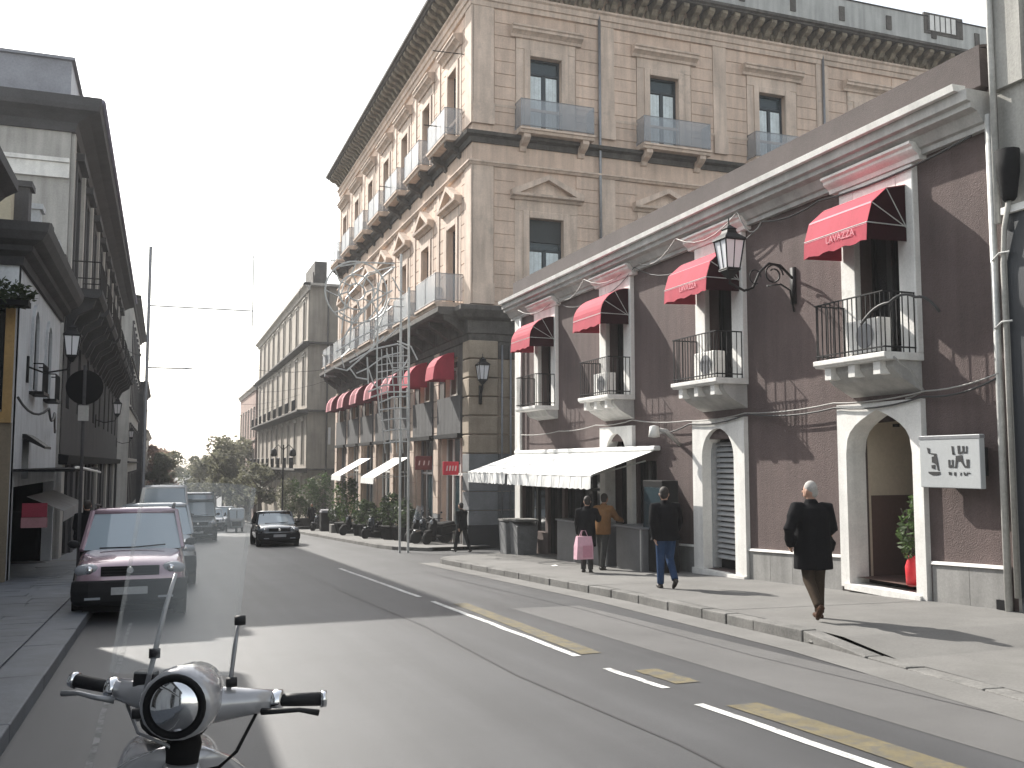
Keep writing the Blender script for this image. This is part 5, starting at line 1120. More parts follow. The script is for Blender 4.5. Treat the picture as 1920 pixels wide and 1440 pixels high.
def car(loc, label, pm, Wd=1.7, L=4.0, H=1.5, hood=1.05, hoodz=.95, base=1.1, roof0=1.75, roof1=3.3, tail=3.85, belt=1.0, name='parked_car', group=None, rails=False, rz=0, cat='car', bars=True, sign=False):
    t = thing(name, (loc[0], loc[1], gz(loc[1])), label, cat, group); t.rotation_euler = (-math.atan(SL), 0, rz)
    w = Wd/2; S = [(0, .74, .34, hoodz*.62), (.05, .88, .27, hoodz*.74), (.16, .955, .22, hoodz*.84), (.45, .985, .2, hoodz*.93), (base*.95, 1.0, .2, hoodz), (base+.5, 1.0, .2, belt), (L*.6, 1.0, .2, belt+.02), (L-.45, .99, .2, belt+.03), (L-.1, .95, .24, belt), (L, .86, .32, belt-.12)]
    mb = MB(); mb.loft([ringx(w*a, y, zb, zt) for y, a, zb, zt in S]); body = subsurf(part('body', mb, pm, t, local=True), 2)
    zt = H-.07; ww, wr = w*.94, w*.8
    g_ = MB(); g_.loft([glassring(belt-.06, base, tail, ww, .22), glassring(zt, roof0, roof1, wr, .1)], True); part('glasshouse', g_, SIDEG, t, local=True)
    # windscreen pane
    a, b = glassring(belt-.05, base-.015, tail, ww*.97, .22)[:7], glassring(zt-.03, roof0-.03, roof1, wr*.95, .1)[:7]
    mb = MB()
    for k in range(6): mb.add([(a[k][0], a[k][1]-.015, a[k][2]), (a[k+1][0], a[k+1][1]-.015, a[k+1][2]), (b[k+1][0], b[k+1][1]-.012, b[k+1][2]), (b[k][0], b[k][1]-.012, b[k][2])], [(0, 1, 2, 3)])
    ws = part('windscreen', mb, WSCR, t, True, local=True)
    mb = MB(); mb.loft([glassring(zt-.04, roof0-.05, roof1+.04, wr*1.03, .1), glassring(zt+.03, roof0-.02, roof1+.03, wr*1.02, .1), glassring(H, roof0+.2, roof1-.1, wr*.8, .06)]); r_ = part('roof', mb, pm, t, True, local=True)
    for s in (-1, 1):
        mb = MB(); mb.tube([(s*ww*.985, base+.2, belt-.05), (s*wr*.99, roof0+.07, zt)], .04, 5); part('pillar', mb, pm, t, local=True)
        mb = MB(); mb.tube([(s*ww*1.0, (base+tail)*.52, belt-.03), (s*wr*1.0, (roof0+roof1)*.5, zt)], .035, 5); part('pillar', mb, pm, t, local=True)
        mb = MB(); mb.tube([(s*ww*.98, tail-.06, belt-.05), (s*wr*.98, roof1-.06, zt)], .07, 5); part('pillar', mb, pm, t, local=True)
        # lamps, mirrors, fog lamps
        mb = MB(); mb.ball((s*w*.74, .15, hoodz*.75), w*.22, .13, hoodz*.1, 14, 8); hl = part('headlight', mb, LENS, t, True, local=True)
        mb = MB(); mb.ball((s*w*.7, .04, hoodz*.75), w*.075, .03, hoodz*.06, 8, 5); part('reflector', mb, CHROME, hl, True, local=True)
        mb = MB(); mb.box(s*w*.62-.11, s*w*.62+.11, -.07, .0, .33, .365); part('fog_lamp', mb, LENS, t, local=True)
        mb = MB(); mb.ball((s*(w+.07), base+.3, belt+.05), .095, .05, .065, 10, 6); mb.tube([(s*w*.9, base+.36, belt), (s*(w+.05), base+.32, belt+.03)], .025, 5); mi = part('mirror', mb, PLASTIC, t, True, local=True)
        mb = MB(); mb.box(s*w*.985-.012, s*w*.985+.012, 1.5, L-.6, belt-.36, belt-.33); part('side_moulding', mb, PLASTIC, t, local=True)
        if rails: mb = MB(); mb.tube([(s*wr*.93, roof0+.1, H-.03), (s*wr*.95, roof0+.25, H+.05), (s*wr*.95, roof1-.25, H+.05), (s*wr*.93, roof1-.1, H-.03)], .018, 5); part('roof_rail', mb, PLASTIC, t, local=True)
        mb = MB(); mb.lathe([(.001, 0), (.37, 0), (.37, .02), (.001, .02)], (s*w*.99-.01, .75, .34), 18, 'x'); mb.lathe([(.001, 0), (.37, 0), (.37, .02), (.001, .02)], (s*w*.995-.01, L-.8, .34), 18, 'x'); part('wheel_arch', mb, BLACK, t, local=True, stuff=True)
        wheel(t, s*(w-.1), .75, .31, .19, s); wheel(t, s*(w-.1), L-.8, .31, .19, s)
    mb = MB(); mb.box(-w*.5, w*.5, -.0, .1, hoodz*.66, hoodz*.8); gr_ = part('grille', mb, BLACK, t, local=True)
    for k in range(3): mb = MB(); mb.box(-w*.48, w*.48, -.012, .0, hoodz*.675+k*.045, hoodz*.69+k*.045); part('grille_bar', mb, PLASTIC, gr_, local=True)
    mb = MB(); mb.lathe([(.001, 0), (.055, 0), (.05, -.015), (.001, -.015)], (0, -.014, hoodz*.74), 14, 'y'); part('badge', mb, CHROME, t, local=True)
    mb = MB(); mb.loft([[(-w*a, y0_, z), (-w*a*.7, y0_-.1, z), (0, y0_-.15, z), (w*a*.7, y0_-.1, z), (w*a, y0_, z), (w*a, .45, z), (-w*a, .45, z)] for a, y0_, z in ((.9, .1, .23), (.985, .06, .3), (1.0, .045, .45), (.985, .06, hoodz*.6))]); bevel(part('bumper', mb, PLASTIC, t, local=True), .03, 3)
    mb = MB(); mb.box(-.26, .26, -.125, -.11, .4, .51); part('number_plate', mb, PLATE, t, local=True)
    mb = MB(); mb.tube([(-.5, base+.0, belt-.015), (.05, base-.03, belt-.01), (.5, base+.05, belt+.02)], .012, 5); part('wiper', mb, BLACK, t, local=True)
    mb = MB(); mb.box(-w*.8, w*.8, .2, L-.2, .12, .24); part('underbody', mb, BLACK, t, local=True)
    if sign:
        me = text_mesh('4x4', .1, WHITEM, 'sticker'); 
    return t
PK = paint('mauve paint', (.36, .255, .3), .3, .22); SV = paint('silver paint', (.33, .35, .36)); DKB = paint('dark blue paint', (.012, .016, .022), .3, .18); WHT = paint('white paint', (.6, .61, .62), 0); GRN = paint('dark green grey paint', (.06, .07, .068), .2, .45)
car((-.42, 15.9), 'mauve car with roof rails parked half on the left pavement', PK, 1.68, 4.1, 1.72, hoodz=1.02, base=.95, roof0=1.6, roof1=3.6, tail=4.0, belt=1.08, rails=True)
car((-.12, 22.2), 'grey silver car with a pale roof parked behind the mauve car', SV, 1.78, 4.5, 1.82, hoodz=1.08, base=1.1, roof0=1.75, roof1=4.0, tail=4.4, belt=1.14)
car((4.75, 41.6), 'dark blue car with a bright bonnet driving up the street alone', DKB, 1.76, 4.3, 1.5, hoodz=.95, base=1.2, roof0=1.95, roof1=3.4, tail=4.1, belt=.98, name='moving_car')
car((3.45, 71.5), 'white car queuing behind the three-wheeler at the sunlit gap', WHT, 1.75, 4.2, 1.6, hoodz=1.0, base=1.1, roof0=1.7, roof1=3.5, tail=4.0, belt=1.05, name='moving_car')
car((4.9, 79), 'pale grey car farthest down the queue beyond the white car', SV, 1.75, 4.2, 1.75, hoodz=1.0, base=1.1, roof0=1.7, roof1=3.5, tail=4.0, belt=1.05, name='moving_car')
def van(loc, label, pm, Wd, L, H, belt, hoodz, roof0, name, cab=False):
    t = car(loc, label, pm, Wd, L, H, hoodz=hoodz, base=.75, roof0=roof0, roof1=L-.25, tail=L-.08, belt=belt, name=name, cat='van')
    w = Wd/2; mb = MB(); mb.loft([glassring(belt-.02, 1.7, L-.02, w*.985, .02), glassring(H*.8, 1.75, L-.04, w*.95, .02), glassring(H+.02, 1.5, L-.1, w*.86, .06)]); part('cargo_side', mb, pm, t, True, local=True)
    mb = MB(); mb.loft([glassring(H*.8, roof0-.18, L-.06, w*.86, .12), glassring(H*.92, roof0, L-.08, w*.84, .12), glassring(H+.03, roof0+.35, L-.2, w*.74, .1)]); part('high_roof', mb, pm, t, True, local=True); return t
van((.12, 40), 'tall white delivery van parked behind the grey silver car', WHT, 1.95, 5.2, 2.6, 1.35, 1.25, 1.25, 'delivery_van')
van((1.75, 50.5), 'dark grey green box van standing beside the parked row', GRN, 1.9, 5.0, 2.45, 1.3, 1.2, 1.0, 'box_van')
# three-wheeled carrier
t = thing('three_wheeler', (4.75, 66.3, gz(66.3)), 'small three-wheeled cargo carrier with upright cab in the street', 'three-wheeler'); t.rotation_euler = (-math.atan(SL), 0, 0)
mb = MB(); mb.loft([[(-.35, -.05, .3), (.35, -.05, .3), (.5, .6, .3), (.5, 1.2, .3), (-.5, 1.2, .3), (-.5, .6, .3)], [(-.45, -.08, .85), (.45, -.08, .85), (.6, .5, .9), (.6, 1.2, .9), (-.6, 1.2, .9), (-.6, .5, .9)], [(-.52, .1, 1.52), (.52, .1, 1.52), (.56, .5, 1.55), (.56, 1.15, 1.55), (-.56, 1.15, 1.55), (-.56, .5, 1.55)], [(-.4, .25, 1.62), (.4, .25, 1.62), (.45, .5, 1.64), (.45, 1.05, 1.64), (-.45, 1.05, 1.64), (-.45, .5, 1.64)]]); bevel(part('cab', mb, SV, t, local=True), .05, 3)
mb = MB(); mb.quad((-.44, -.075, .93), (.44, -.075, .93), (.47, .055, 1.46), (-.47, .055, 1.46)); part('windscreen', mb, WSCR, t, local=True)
mb = MB(); mb.box(-.02, .02, -.1, .03, .92, 1.46); part('windscreen_pillar', mb, IRON, t, local=True)
mb = MB(); mb.box(-.3, .3, -.1, -.06, .4, .72); part('front_panel', mb, PLASTIC, t, local=True)
mb = MB(); mb.box(-.64, .64, 1.25, 2.9, .5, .95); part('cargo_bed', mb, SV, t, local=True)
wheel(t, 0, .15, .2, .12, 1)
for s in (-1, 1):
    wheel(t, s*.52, 2.2, .22, .13, s); mb = MB(); mb.ball((s*.3, -.08, .78), .075, .05, .075, 8, 5); part('headlight', mb, LENS, t, True, local=True)
    mb = MB(); mb.tube([(s*.55, .1, 1.1), (s*.72, .0, 1.2)], .012, 4); mb.ball((s*.74, -.02, 1.25), .06, .02, .09, 8, 5); part('mirror', mb, PLASTIC, t, local=True)
# ---------------------------------------------------------------- motor scooters
def moped(name, loc, rz, label, pm, screen=False, group=None):
    """front towards -Y"""
    t = thing(name, (loc[0], loc[1], gz(loc[1], loc[2])), label, 'scooter', group); t.rotation_euler = (0, R(5), rz)
    wheel(t, 0, -.62, .25, .11, 1); wheel(t, 0, .62, .25, .12, 1)
    mb = MB(); mb.loft([[(-.1, -.78, .42), (.1, -.78, .42), (.1, -.4, .5), (-.1, -.4, .5)], [(-.09, -.7, .55), (.09, -.7, .55), (.08, -.45, .58), (-.08, -.45, .58)]]); bevel(part('mudguard', mb, pm, t, local=True), .03, 3)
    mb = MB(); mb.loft([[(-.22, -.36, .3), (0, -.44, .3), (.22, -.36, .3), (.2, -.28, .3), (-.2, -.28, .3)], [(-.25, -.34, .65), (0, -.48, .65), (.25, -.34, .65), (.2, -.26, .65), (-.2, -.26, .65)], [(-.16, -.3, .95), (0, -.4, .95), (.16, -.3, .95), (.12, -.22, .95), (-.12, -.22, .95)]]); bevel(part('leg_shield', mb, pm, t, local=True), .03, 3)
    mb = MB(); mb.loft([[(-.2, -.3, .26), (.2, -.3, .26), (.2, .9, .4), (-.2, .9, .4)], [(-.2, -.3, .34), (.2, -.3, .34), (.2, .2, .34), (-.2, .2, .34)]]); part('footboard', mb, PLASTIC, t, local=True)
    mb = MB(); mb.loft([[(-.16, .05, .34), (.16, .05, .34), (.2, .6, .4), (.12, 1.0, .5), (-.12, 1.0, .5), (-.2, .6, .4)], [(-.15, .08, .66), (.15, .08, .66), (.19, .6, .7), (.12, 1.05, .74), (-.12, 1.05, .74), (-.19, .6, .7)]]); bevel(part('rear_body', mb, pm, t, local=True), .04, 3)
    mb = MB(); mb.loft([[(-.15, .06, .68), (.15, .06, .68), (.16, .9, .75), (-.16, .9, .75)], [(-.13, .1, .78), (.13, .1, .78), (.14, .85, .86), (-.14, .85, .86)]]); bevel(part('seat', mb, BLACK, t, local=True), .03, 3)
    mb = MB(); mb.tube([(-.34, -.18, 1.04), (-.1, -.3, 1.0), (.1, -.3, 1.0), (.34, -.18, 1.04)], .022, 6); mb.tube([(0, -.32, .9), (0, -.3, 1.02)], .05, 8); part('handlebar', mb, PLASTIC, t, True, local=True)
    mb = MB(); mb.ball((0, -.42, .86), .085, .06, .085, 12, 7); part('headlight', mb, LENS, t, True, local=True)
    for s in (-1, 1): mb = MB(); mb.tube([(s*.22, -.24, 1.03), (s*.3, -.26, 1.25)], .008, 4); mb.ball((s*.32, -.26, 1.28), .06, .015, .04, 8, 5); part('mirror', mb, PLASTIC, t, True, local=True)
    if screen:
        mb = MB(); P = [(-.27, -.28), (-.15, -.36), (0, -.38), (.15, -.36), (.27, -.28)]
        for (x0, y0), (x1, y1) in zip(P[:-1], P[1:]): mb.quad((x0, y0, .95), (x1, y1, .95), (x1*.85, y1+.12, 1.5), (x0*.85, y0+.12, 1.5))
        part('windshield', mb, SHEET, t, True, local=True)
    return t
MP = [('dark scooter parked nearest the palazzo corner pier', (10.2, 36.4)), ('dark scooter parked second from the palazzo corner pier', (10.15, 37.3)), ('black scooter parked beside the first shrub tub of the palazzo', (10.1, 38.4)), ('black scooter parked between shrub tubs below the red shop sign', (9.5, 44.6)), ('black scooter parked between the two white awnings of the palazzo', (9.5, 50.2)), ('black scooter parked behind the litter bin of the palazzo pavement', (9.4, 60.8))]
for k, (lb, (x, y)) in enumerate(MP): moped('parked_scooter', (x, y, .14), R(-65+random.uniform(-15, 15)), lb, DKB if k % 2 else BLACK, k == 2, 'scooters parked along the palazzo')
moped('parked_scooter', (-2.45, 12.6, .14), R(18), 'dark scooter with clear windshield parked on the left lava pavement', GRN, True)
moped('parked_scooter', (-3.0, 17.6, .14), R(10), 'pale fairing scooter parked against the wall on the left pavement', SV, True)
# ================================================================ FOREGROUND SCOOTER
VG = mat('grey scooter enamel', (.36, .36, .375), .22, .05, 2, 30, 0, metal=.25, coat=.8)
vx, vy = .025, 3.5
vs = thing('vintage_scooter', (vx, vy, gz(vy)), 'grey vintage scooter with round chrome headlamp and clear windshield in the foreground', 'scooter')
ZG = gz(vy)
def V(x, y, z): return (vx+x*1.15, vy+y*1.05, ZG+z)
LEAN = Matrix.Translation((vx, vy, ZG)) @ Matrix.Rotation(R(4.5), 4, 'Y') @ Matrix.Translation((-vx, -vy, -ZG))
STEER = LEAN @ Matrix.Translation((vx, vy, 0)) @ Matrix.Rotation(R(-20), 4, 'Z') @ Matrix.Translation((-vx, -vy, 0))
def vpart(name, mb, m, parent, smooth=True, M=LEAN): mb.v = [tuple(M @ Vector(p)) for p in mb.v]; return part(name, mb, m, parent, smooth)
# legshield: broad curved sheet with rolled edge
def shield_pt(u, z):    # u in -1..1
    wz = .235*(1 if z < .65 else math.sqrt(max(.0, 1-((z-.65)/.235)**2)))
    x_ = u*max(wz, .004); return V(x_, .02+.1*(x_/.235)**2+(.03 if z > .87 else 0), z)
mb = MB(); zs = [.22, .35, .5, .65, .73, .8, .84, .87, .882]; nu = 14
for za, zb in zip(zs[:-1], zs[1:]):
    for k in range(nu): ua, ub = -1+2*k/nu, -1+2*(k+1)/nu; mb.quad(shield_pt(ua, za), shield_pt(ub, za), shield_pt(ub, zb), shield_pt(ua, zb))
ls = vpart('leg_shield', mb, VG, vs); ls.modifiers.new('th', 'SOLIDIFY').thickness = .01
mb = MB(); mb.tube([shield_pt(-1, z) for z in zs]+[shield_pt(1, z) for z in zs[::-1]], .008, 6); vpart('rolled_edge', mb, CHROME, ls)
mb = MB(); mb.loft([[V(-.055, .02, z), V(-.05, -.05-.02*q, z), V(.05, -.05-.02*q, z), V(.055, .02, z)] for q, z in ((0, .84), (1, .78), (1.6, .66), (1.8, .5), (1.2, .4))]); hc = vpart('horn_cover', mb, VG, vs, False); bevel(hc, .012, 3)
mb = MB(); mb.lathe([(.001, 0), (.03, 0), (.03, -.006), (.001, -.008)], V(0, -.083, .73), 16, 'y'); vpart('badge', mb, PLASTIC, hc)
mb = MB(); mb.lathe([(.055, .8), (.06, .9), (.05, .93)], V(0, .03, 0), 14); vpart('steering_column', mb, BLACK, vs)
# front mudguard and wheel, floor, rear body, seat
mb = MB(); n = 8; mb.loft([[V(x*.085, -.12+.24*math.cos(a)*1.0, .26+.25*math.sin(a)-.03*x*x) for x in (-1, -.6, 0, .6, 1)] for a in [R(15+k*150/n) for k in range(n+1)]], False); o = vpart('mudguard', mb, VG, vs, True, STEER); o.modifiers.new('th', 'SOLIDIFY').thickness = .008
mb = MB(); mb.lathe([(.12, -.045), (.19, -.045), (.215, -.02), (.215, .02), (.19, .045), (.12, .045)], V(0, -.12, .215), 22, 'x'); vpart('front_wheel', mb, TYRE, vs, True, STEER)
mb = MB(); mb.lathe([(.12, -.045), (.19, -.045), (.215, -.02), (.215, .02), (.19, .045), (.12, .045)], V(0, 1.15, .215), 22, 'x'); vpart('rear_wheel', mb, TYRE, vs)
mb = MB(); mb.loft([[V(-.2, .08, .24), V(.2, .08, .24), V(.18, .75, .24), V(-.18, .75, .24)], [V(-.2, .08, .28), V(.2, .08, .28), V(.18, .75, .28), V(-.18, .75, .28)]]); vpart('floorboard', mb, PLASTIC, vs, False)
mb = MB(); mb.loft([[V(-.12, .6, .25), V(.12, .6, .25), V(.26, 1.0, .25), V(.1, 1.5, .3), V(-.1, 1.5, .3), V(-.26, 1.0, .25)], [V(-.13, .6, .62), V(.13, .6, .62), V(.24, 1.0, .6), V(.09, 1.55, .5), V(-.09, 1.55, .5), V(-.24, 1.0, .6)], [V(-.1, .65, .7), V(.1, .65, .7), V(.14, 1.0, .7), V(.06, 1.45, .6), V(-.06, 1.45, .6), V(-.14, 1.0, .7)]]); subsurf(vpart('rear_body', mb, VG, vs), 2)
mb = MB(); mb.loft([[V(-.13, .62, .7), V(.13, .62, .7), V(.13, 1.3, .7), V(-.13, 1.3, .7)], [V(-.15, .6, .76), V(.15, .6, .76), V(.15, 1.32, .76), V(-.15, 1.32, .76)], [V(-.12, .65, .82), V(.12, .65, .82), V(.12, 1.25, .82), V(-.12, 1.25, .82)]]); subsurf(vpart('seat', mb, BLACK, vs), 2)
# headset: dome running back from the headlamp into the handlebar
HZ = 1.03
mb = MB(); secs = [(-.135, .098, .102), (-.125, .106, .112), (-.06, .11, .118), (.0, .104, .11), (.08, .08, .085), (.15, .03, .04)]
mb.loft([[V(a*math.cos(t), y, HZ+.03+b*math.sin(t)+(.02 if y > 0 else 0)) for t in [k*2*math.pi/20 for k in range(20)]] for y, a, b in secs]); hd = vpart('headset', mb, VG, vs, True, STEER)
mb = MB(); mb.lathe([(.083, 0), (.088, -.012), (.1, -.012), (.104, 0), (.1, .01)], V(0, -.138, HZ+.03), 28, 'y'); vpart('headlamp_rim', mb, BLACK, hd, True, STEER)
mb = MB(); mb.lathe([(.001, -.03), (.03, -.028), (.06, -.02), (.08, -.008), (.086, 0)], V(0, -.14, HZ+.03), 28, 'y'); vpart('headlamp_glass', mb, CHROME, hd, True, STEER)
# handlebar arms: thick chrome-grey tapering casting, collar, grip, lever, switch box
for s in (-1, 1):
    mb = MB(); mb.loft([[V(s*x, yy+r*math.cos(t), HZ+zz+r*1.0*math.sin(t)) for t in [k*2*math.pi/14 for k in range(14)]] for x, yy, zz, r in ((.02, 0, 0, .07), (.1, .015, .012, .058), (.17, .035, .02, .046), (.235, .055, .025, .037))]); ha = vpart('handlebar', mb, VG, vs, True, STEER)
    mb = MB(); mb.lathe([(.034, 0), (.04, .01), (.04, .03), (.03, .035)], (0, 0, 0), 16, 'x'); mb.v = [V(s*(.232+p[0]), .055+p[1], HZ+.025+p[2]) for p in mb.v]; vpart('collar', mb, CHROME, ha, True, STEER)
    mb = MB(); mb.tube([V(s*.26, .062, HZ+.027), V(s*.3, .072, HZ+.03), V(s*.38, .095, HZ+.034)], [.021, .023, .024], 12); vpart('grip', mb, PLASTIC, ha, True, STEER)
    mb = MB(); mb.tube([V(s*.375, .093, HZ+.034), V(s*.392, .098, HZ+.035)], [.029, .027], 14); vpart('bar_end', mb, CHROME, ha, True, STEER)
    mb = MB(); mb.tube([V(s*.22, .0, HZ+.0), V(s*.27, -.02, HZ+.01), V(s*.33, .0, HZ+.015), V(s*.385, .02, HZ+.005)], [.012, .009, .008, .011], 8); vpart('brake_lever', mb, STEEL if s < 0 else PLASTIC, ha, True, STEER)
mb = MB(); mb.box(vx-.2, vx-.13, vy+.0, vy+.06, ZG+HZ+.045, ZG+HZ+.1); bevel(vpart('switch_box', mb, PLASTIC, vs, False, STEER), .006)
mb = MB(); mb.tube([V(-.2, .05, HZ-.02), V(-.14, .0, HZ-.1), V(-.04, -.02, HZ-.13), V(0, .04, HZ-.2)], .006, 6); vpart('control_cable', mb, STEEL, vs, True, STEER)
mb = MB(); mb.tube([V(.2, .05, HZ-.0), V(.17, -.06, HZ-.12), V(.12, -.04, HZ-.18), V(.05, .03, HZ-.22)], .006, 6); vpart('control_cable', mb, BLACK, vs, True, STEER)
# windshield held by two bent struts with black clamps
WY = vy-.08
def wpt(px, py, dy=0): p = ony(px, py, WY+dy); return (p.x, p.y, p.z)
mb = MB(); nu, nv = 10, 6
CLEAR = glass('clear acrylic', (.8, .84, .86), .03, .1, .5)
TL, TR, BL, BR = (268, 905), (480, 905), (205, 1262), (436, 1268)
def wgrid(u, v):
    x = (TL[0]+(TR[0]-TL[0])*u)*(1-v)+(BL[0]+(BR[0]-BL[0])*u)*v; y = (TL[1]+(TR[1]-TL[1])*u)*(1-v)+(BL[1]+(BR[1]-BL[1])*u)*v
    return wpt(x, y+(0 if v > 0 else 10*abs(2*u-1)**3), .1*(2*u-1)**2+.08*(1-v))
for i in range(nv):
    for k in range(nu): mb.quad(wgrid(k/nu, i/nv), wgrid((k+1)/nu, i/nv), wgrid((k+1)/nu, (i+1)/nv), wgrid(k/nu, (i+1)/nv))
wsd = part('windshield', mb, CLEAR, vs, True); mo = wsd.modifiers.new('th', 'SOLIDIFY'); mo.thickness = .003
EDGE = glass('acrylic edge', (.5, .52, .52), .2, .25, .5)
for s in (0, 1):
    mb = MB()
    for i in range(nv):
        a, b = Vector(wgrid(s, i/nv)), Vector(wgrid(s, (i+1)/nv)); q = Vector((-.012 if s else .012, .03, 0)); mb.quad(a, a+q, b+q, b)
    part('windshield_edge', mb, EDGE, wsd, True)
for pts, kn in (([(258, 1350, .1), (272, 1300, .06), (290, 1225, .03), (310, 1140, .06), (330, 1075, .08)], ((290, 1225), (258, 1338))), ([(388, 1345, .1), (420, 1320, .05), (432, 1280, .03), (440, 1215, .05), (448, 1162, .06)], ((434, 1279), (450, 1163)))):
    mb = MB(); mb.tube([wpt(*p) for p in pts], [.008, .008, .009, .008, .006], 8); st = part('windshield_strut', mb, STEEL, vs, True)
    for (px, py) in kn:
        c = Vector(wpt(px, py, .03)); mb = MB(); mb.lathe([(.001, -.018), (.016, -.018), (.018, 0), (.016, .018), (.001, .018)], tuple(c), 12, 'x'); part('clamp_knob', mb, PLASTIC, st, True)
# ================================================================ PEOPLE
SKIN = mat('skin', (.42, .25, .18), .6, .08, 8, 30, 0, local=True)
def cloth(name, col, rough=.9): return mat(name, col, rough, .15, 4, 40, .15, 120, local=True, spec=.08)
BLKCO = cloth('black coat cloth', (.008, .008, .0095)); JEAN = cloth('blue denim', (.03, .06, .13)); BRTR = cloth('dark brown trousers', (.05, .036, .026)); TANCO = cloth('tan jacket cloth', (.22, .115, .05)); GRTR = cloth('grey trousers', (.06, .06, .058)); SHOE = mat('dark shoe', (.02, .016, .014), .5, .1, local=True); WHAIR = mat('white hair', (.4, .385, .365), .8, .15, 20, 60, .3, 200, local=True); DHAIR = mat('dark hair', (.03, .024, .02), .7, .2, 20, 60, .3, 200, local=True)
def limb(p, l1, l2, a1, a2, side=0):
    """two-segment limb in the local YZ plane; angles from straight down, + forward (+Y); side pushes the joint outward"""
    p = Vector(p); k = p+Vector((side, math.sin(a1)*l1, -math.cos(a1)*l1)); e = k+Vector((-side*.4, math.sin(a2)*l2, -math.cos(a2)*l2)); return p, k, e
def person(name, x, y, h0, H, rz, label, coat, trous, hair, legs, arms, coat_len=.55, head_turn=0, shoe=SHOE, bulk=1.0, hunch=0, group=None, flare=1.0, armside=(.05, .05)):
    k = H/1.75; t = thing(name, (x, y, gz(y, h0)), label, 'person', group, rz)
    hip = .92; (aL, bL), (aR, bR) = legs
    L = limb((-.09, 0, hip), .43, .43, aL, bL); Rr = limb((.09, 0, hip), .43, .43, aR, bR)
    low = min(L[2].z, Rr[2].z)-.07; dz = -low
    sh = Vector((0, hunch, 1.43)); nk = Vector((0, hunch+.02, 1.5)); hc = Vector((0, hunch+.05, 1.635))
    AL = limb((-.19, hunch, 1.41), .29, .25, arms[0][0], arms[0][1], -armside[0]); AR = limb((.19, hunch, 1.41), .29, .25, arms[1][0], arms[1][1], armside[1])
    up = Vector((0, 0, dz))
    def fin(mb): mb.v = [tuple((Vector(p)+up)*k) for p in mb.v]; return mb
    def rotv(v): c, s = math.cos(head_turn), math.sin(head_turn); return Vector((v.x*c-v.y*s, v.x*s+v.y*c, v.z))
    b = MB()
    b.ball(tuple(hc), .08, .098, .12, 14, 10); b.ball(tuple(hc+rotv(Vector((0, .03, -.055)))), .058, .065, .055, 10, 7)
    b.tube([hc+rotv(Vector((0, .09, .015))), hc+rotv(Vector((0, .113, -.02))), hc+rotv(Vector((0, .09, -.03)))], [.008, .016, .01], 6)
    for s in (-1, 1): b.ball(tuple(hc+rotv(Vector((s*.08, -.005, -.01)))), .014, .025, .034, 8, 5)
    b.tube([nk-Vector((0, 0, .1)), hc-Vector((0, .02, .06))], .052, 10)
    b.tube([(0, 0, hip), (0, hunch*.5, 1.2), (0, hunch, 1.42)], [.13, .13, .12], 10)
    for s, A in ((-1, AL), (1, AR)):
        b.tube([sh+Vector((s*.06, 0, -.03)), A[0], A[1], A[2]], [.07, .052, .04, .028], 8)
        d = (A[2]-A[1]).normalized(); pm_ = A[2]+d*.06; b.tube([A[2]-d*.02, pm_], [.026, .036], 8)
        sd = Vector((0, 1, 0)) if abs(d.y) < .8 else Vector((0, 0, 1))
        for f in range(4):
            o = sd*(f-1.5)*.019; ln = (.062, .075, .07, .055)[f]; q = A[2]+d*.075+o; b.tube([q-d*.02, q+d*ln*.5, q+d*ln*.9+Vector((-s*.02, 0, 0))], [.011, .0105, .009], 6)
        b.tube([A[2]+d*.02, A[2]+d*.05+sd*.045, A[2]+d*.085+sd*.05], [.013, .012, .009], 6)
    for P in (L, Rr): b.tube([P[0], P[1], P[2]], [.085, .058, .04], 8)
    body = part('body', fin(b), SKIN, t, True, local=True); remesh(body, .011, 2)
    # eyes, mouth
    for s in (-1, 1):
        e = MB(); e.ball(tuple(hc+rotv(Vector((s*.032, .083, .012)))), .011, .01, .008, 8, 5); part('eye', fin(e), BLACK, body, True, local=True)
    e = MB(); e.ball(tuple(hc+rotv(Vector((0, .088, -.062)))), .024, .008, .006, 8, 4); part('mouth', fin(e), cloth('lip', (.25, .1, .08)) if 'lip' not in MATS else MATS['lip'], body, True, local=True)
    hb = MB(); hb.ball(tuple(hc+rotv(Vector((0, -.018, .035)))), .086, .098, .1, 14, 9); hb.ball(tuple(hc+rotv(Vector((0, -.045, -.02)))), .078, .062, .075, 12, 7); ho = part('hair', fin(hb), hair, t, True, local=True); remesh(ho, .012, 2)
    tr = MB(); tr.ball((0, 0, hip+.02), .165*bulk, .125*bulk, .13, 12, 8)
    for P in (L, Rr): tr.tube([P[0]+Vector((0, 0, .02)), P[0].lerp(P[1], .5), P[1], P[1].lerp(P[2], .5), P[2]-Vector((0, 0, .0))], [.105, .092, .074, .066, .062], 12)
    tr_o = part('trousers', fin(tr), trous, t, True, local=True); remesh(tr_o, .014, 3)
    for P in (L, Rr):
        s_ = MB(); d = (P[2]-P[1]).normalized(); fw = Vector((0, -d.z, d.y)).normalized(); ank = P[2]; hz = -d
        s_.tube([ank-fw*.06+d*.045, ank+d*.045, ank+fw*.1+d*.05, ank+fw*.17+d*.055], [.038, .042, .04, .026], 10); s_.tube([ank-d*.01, ank+d*.04], [.045, .045], 8); so_ = part('shoe', fin(s_), shoe, t, True, local=True); remesh(so_, .01, 2)
    c = MB(); zb = hip-coat_len+.25; B = bulk
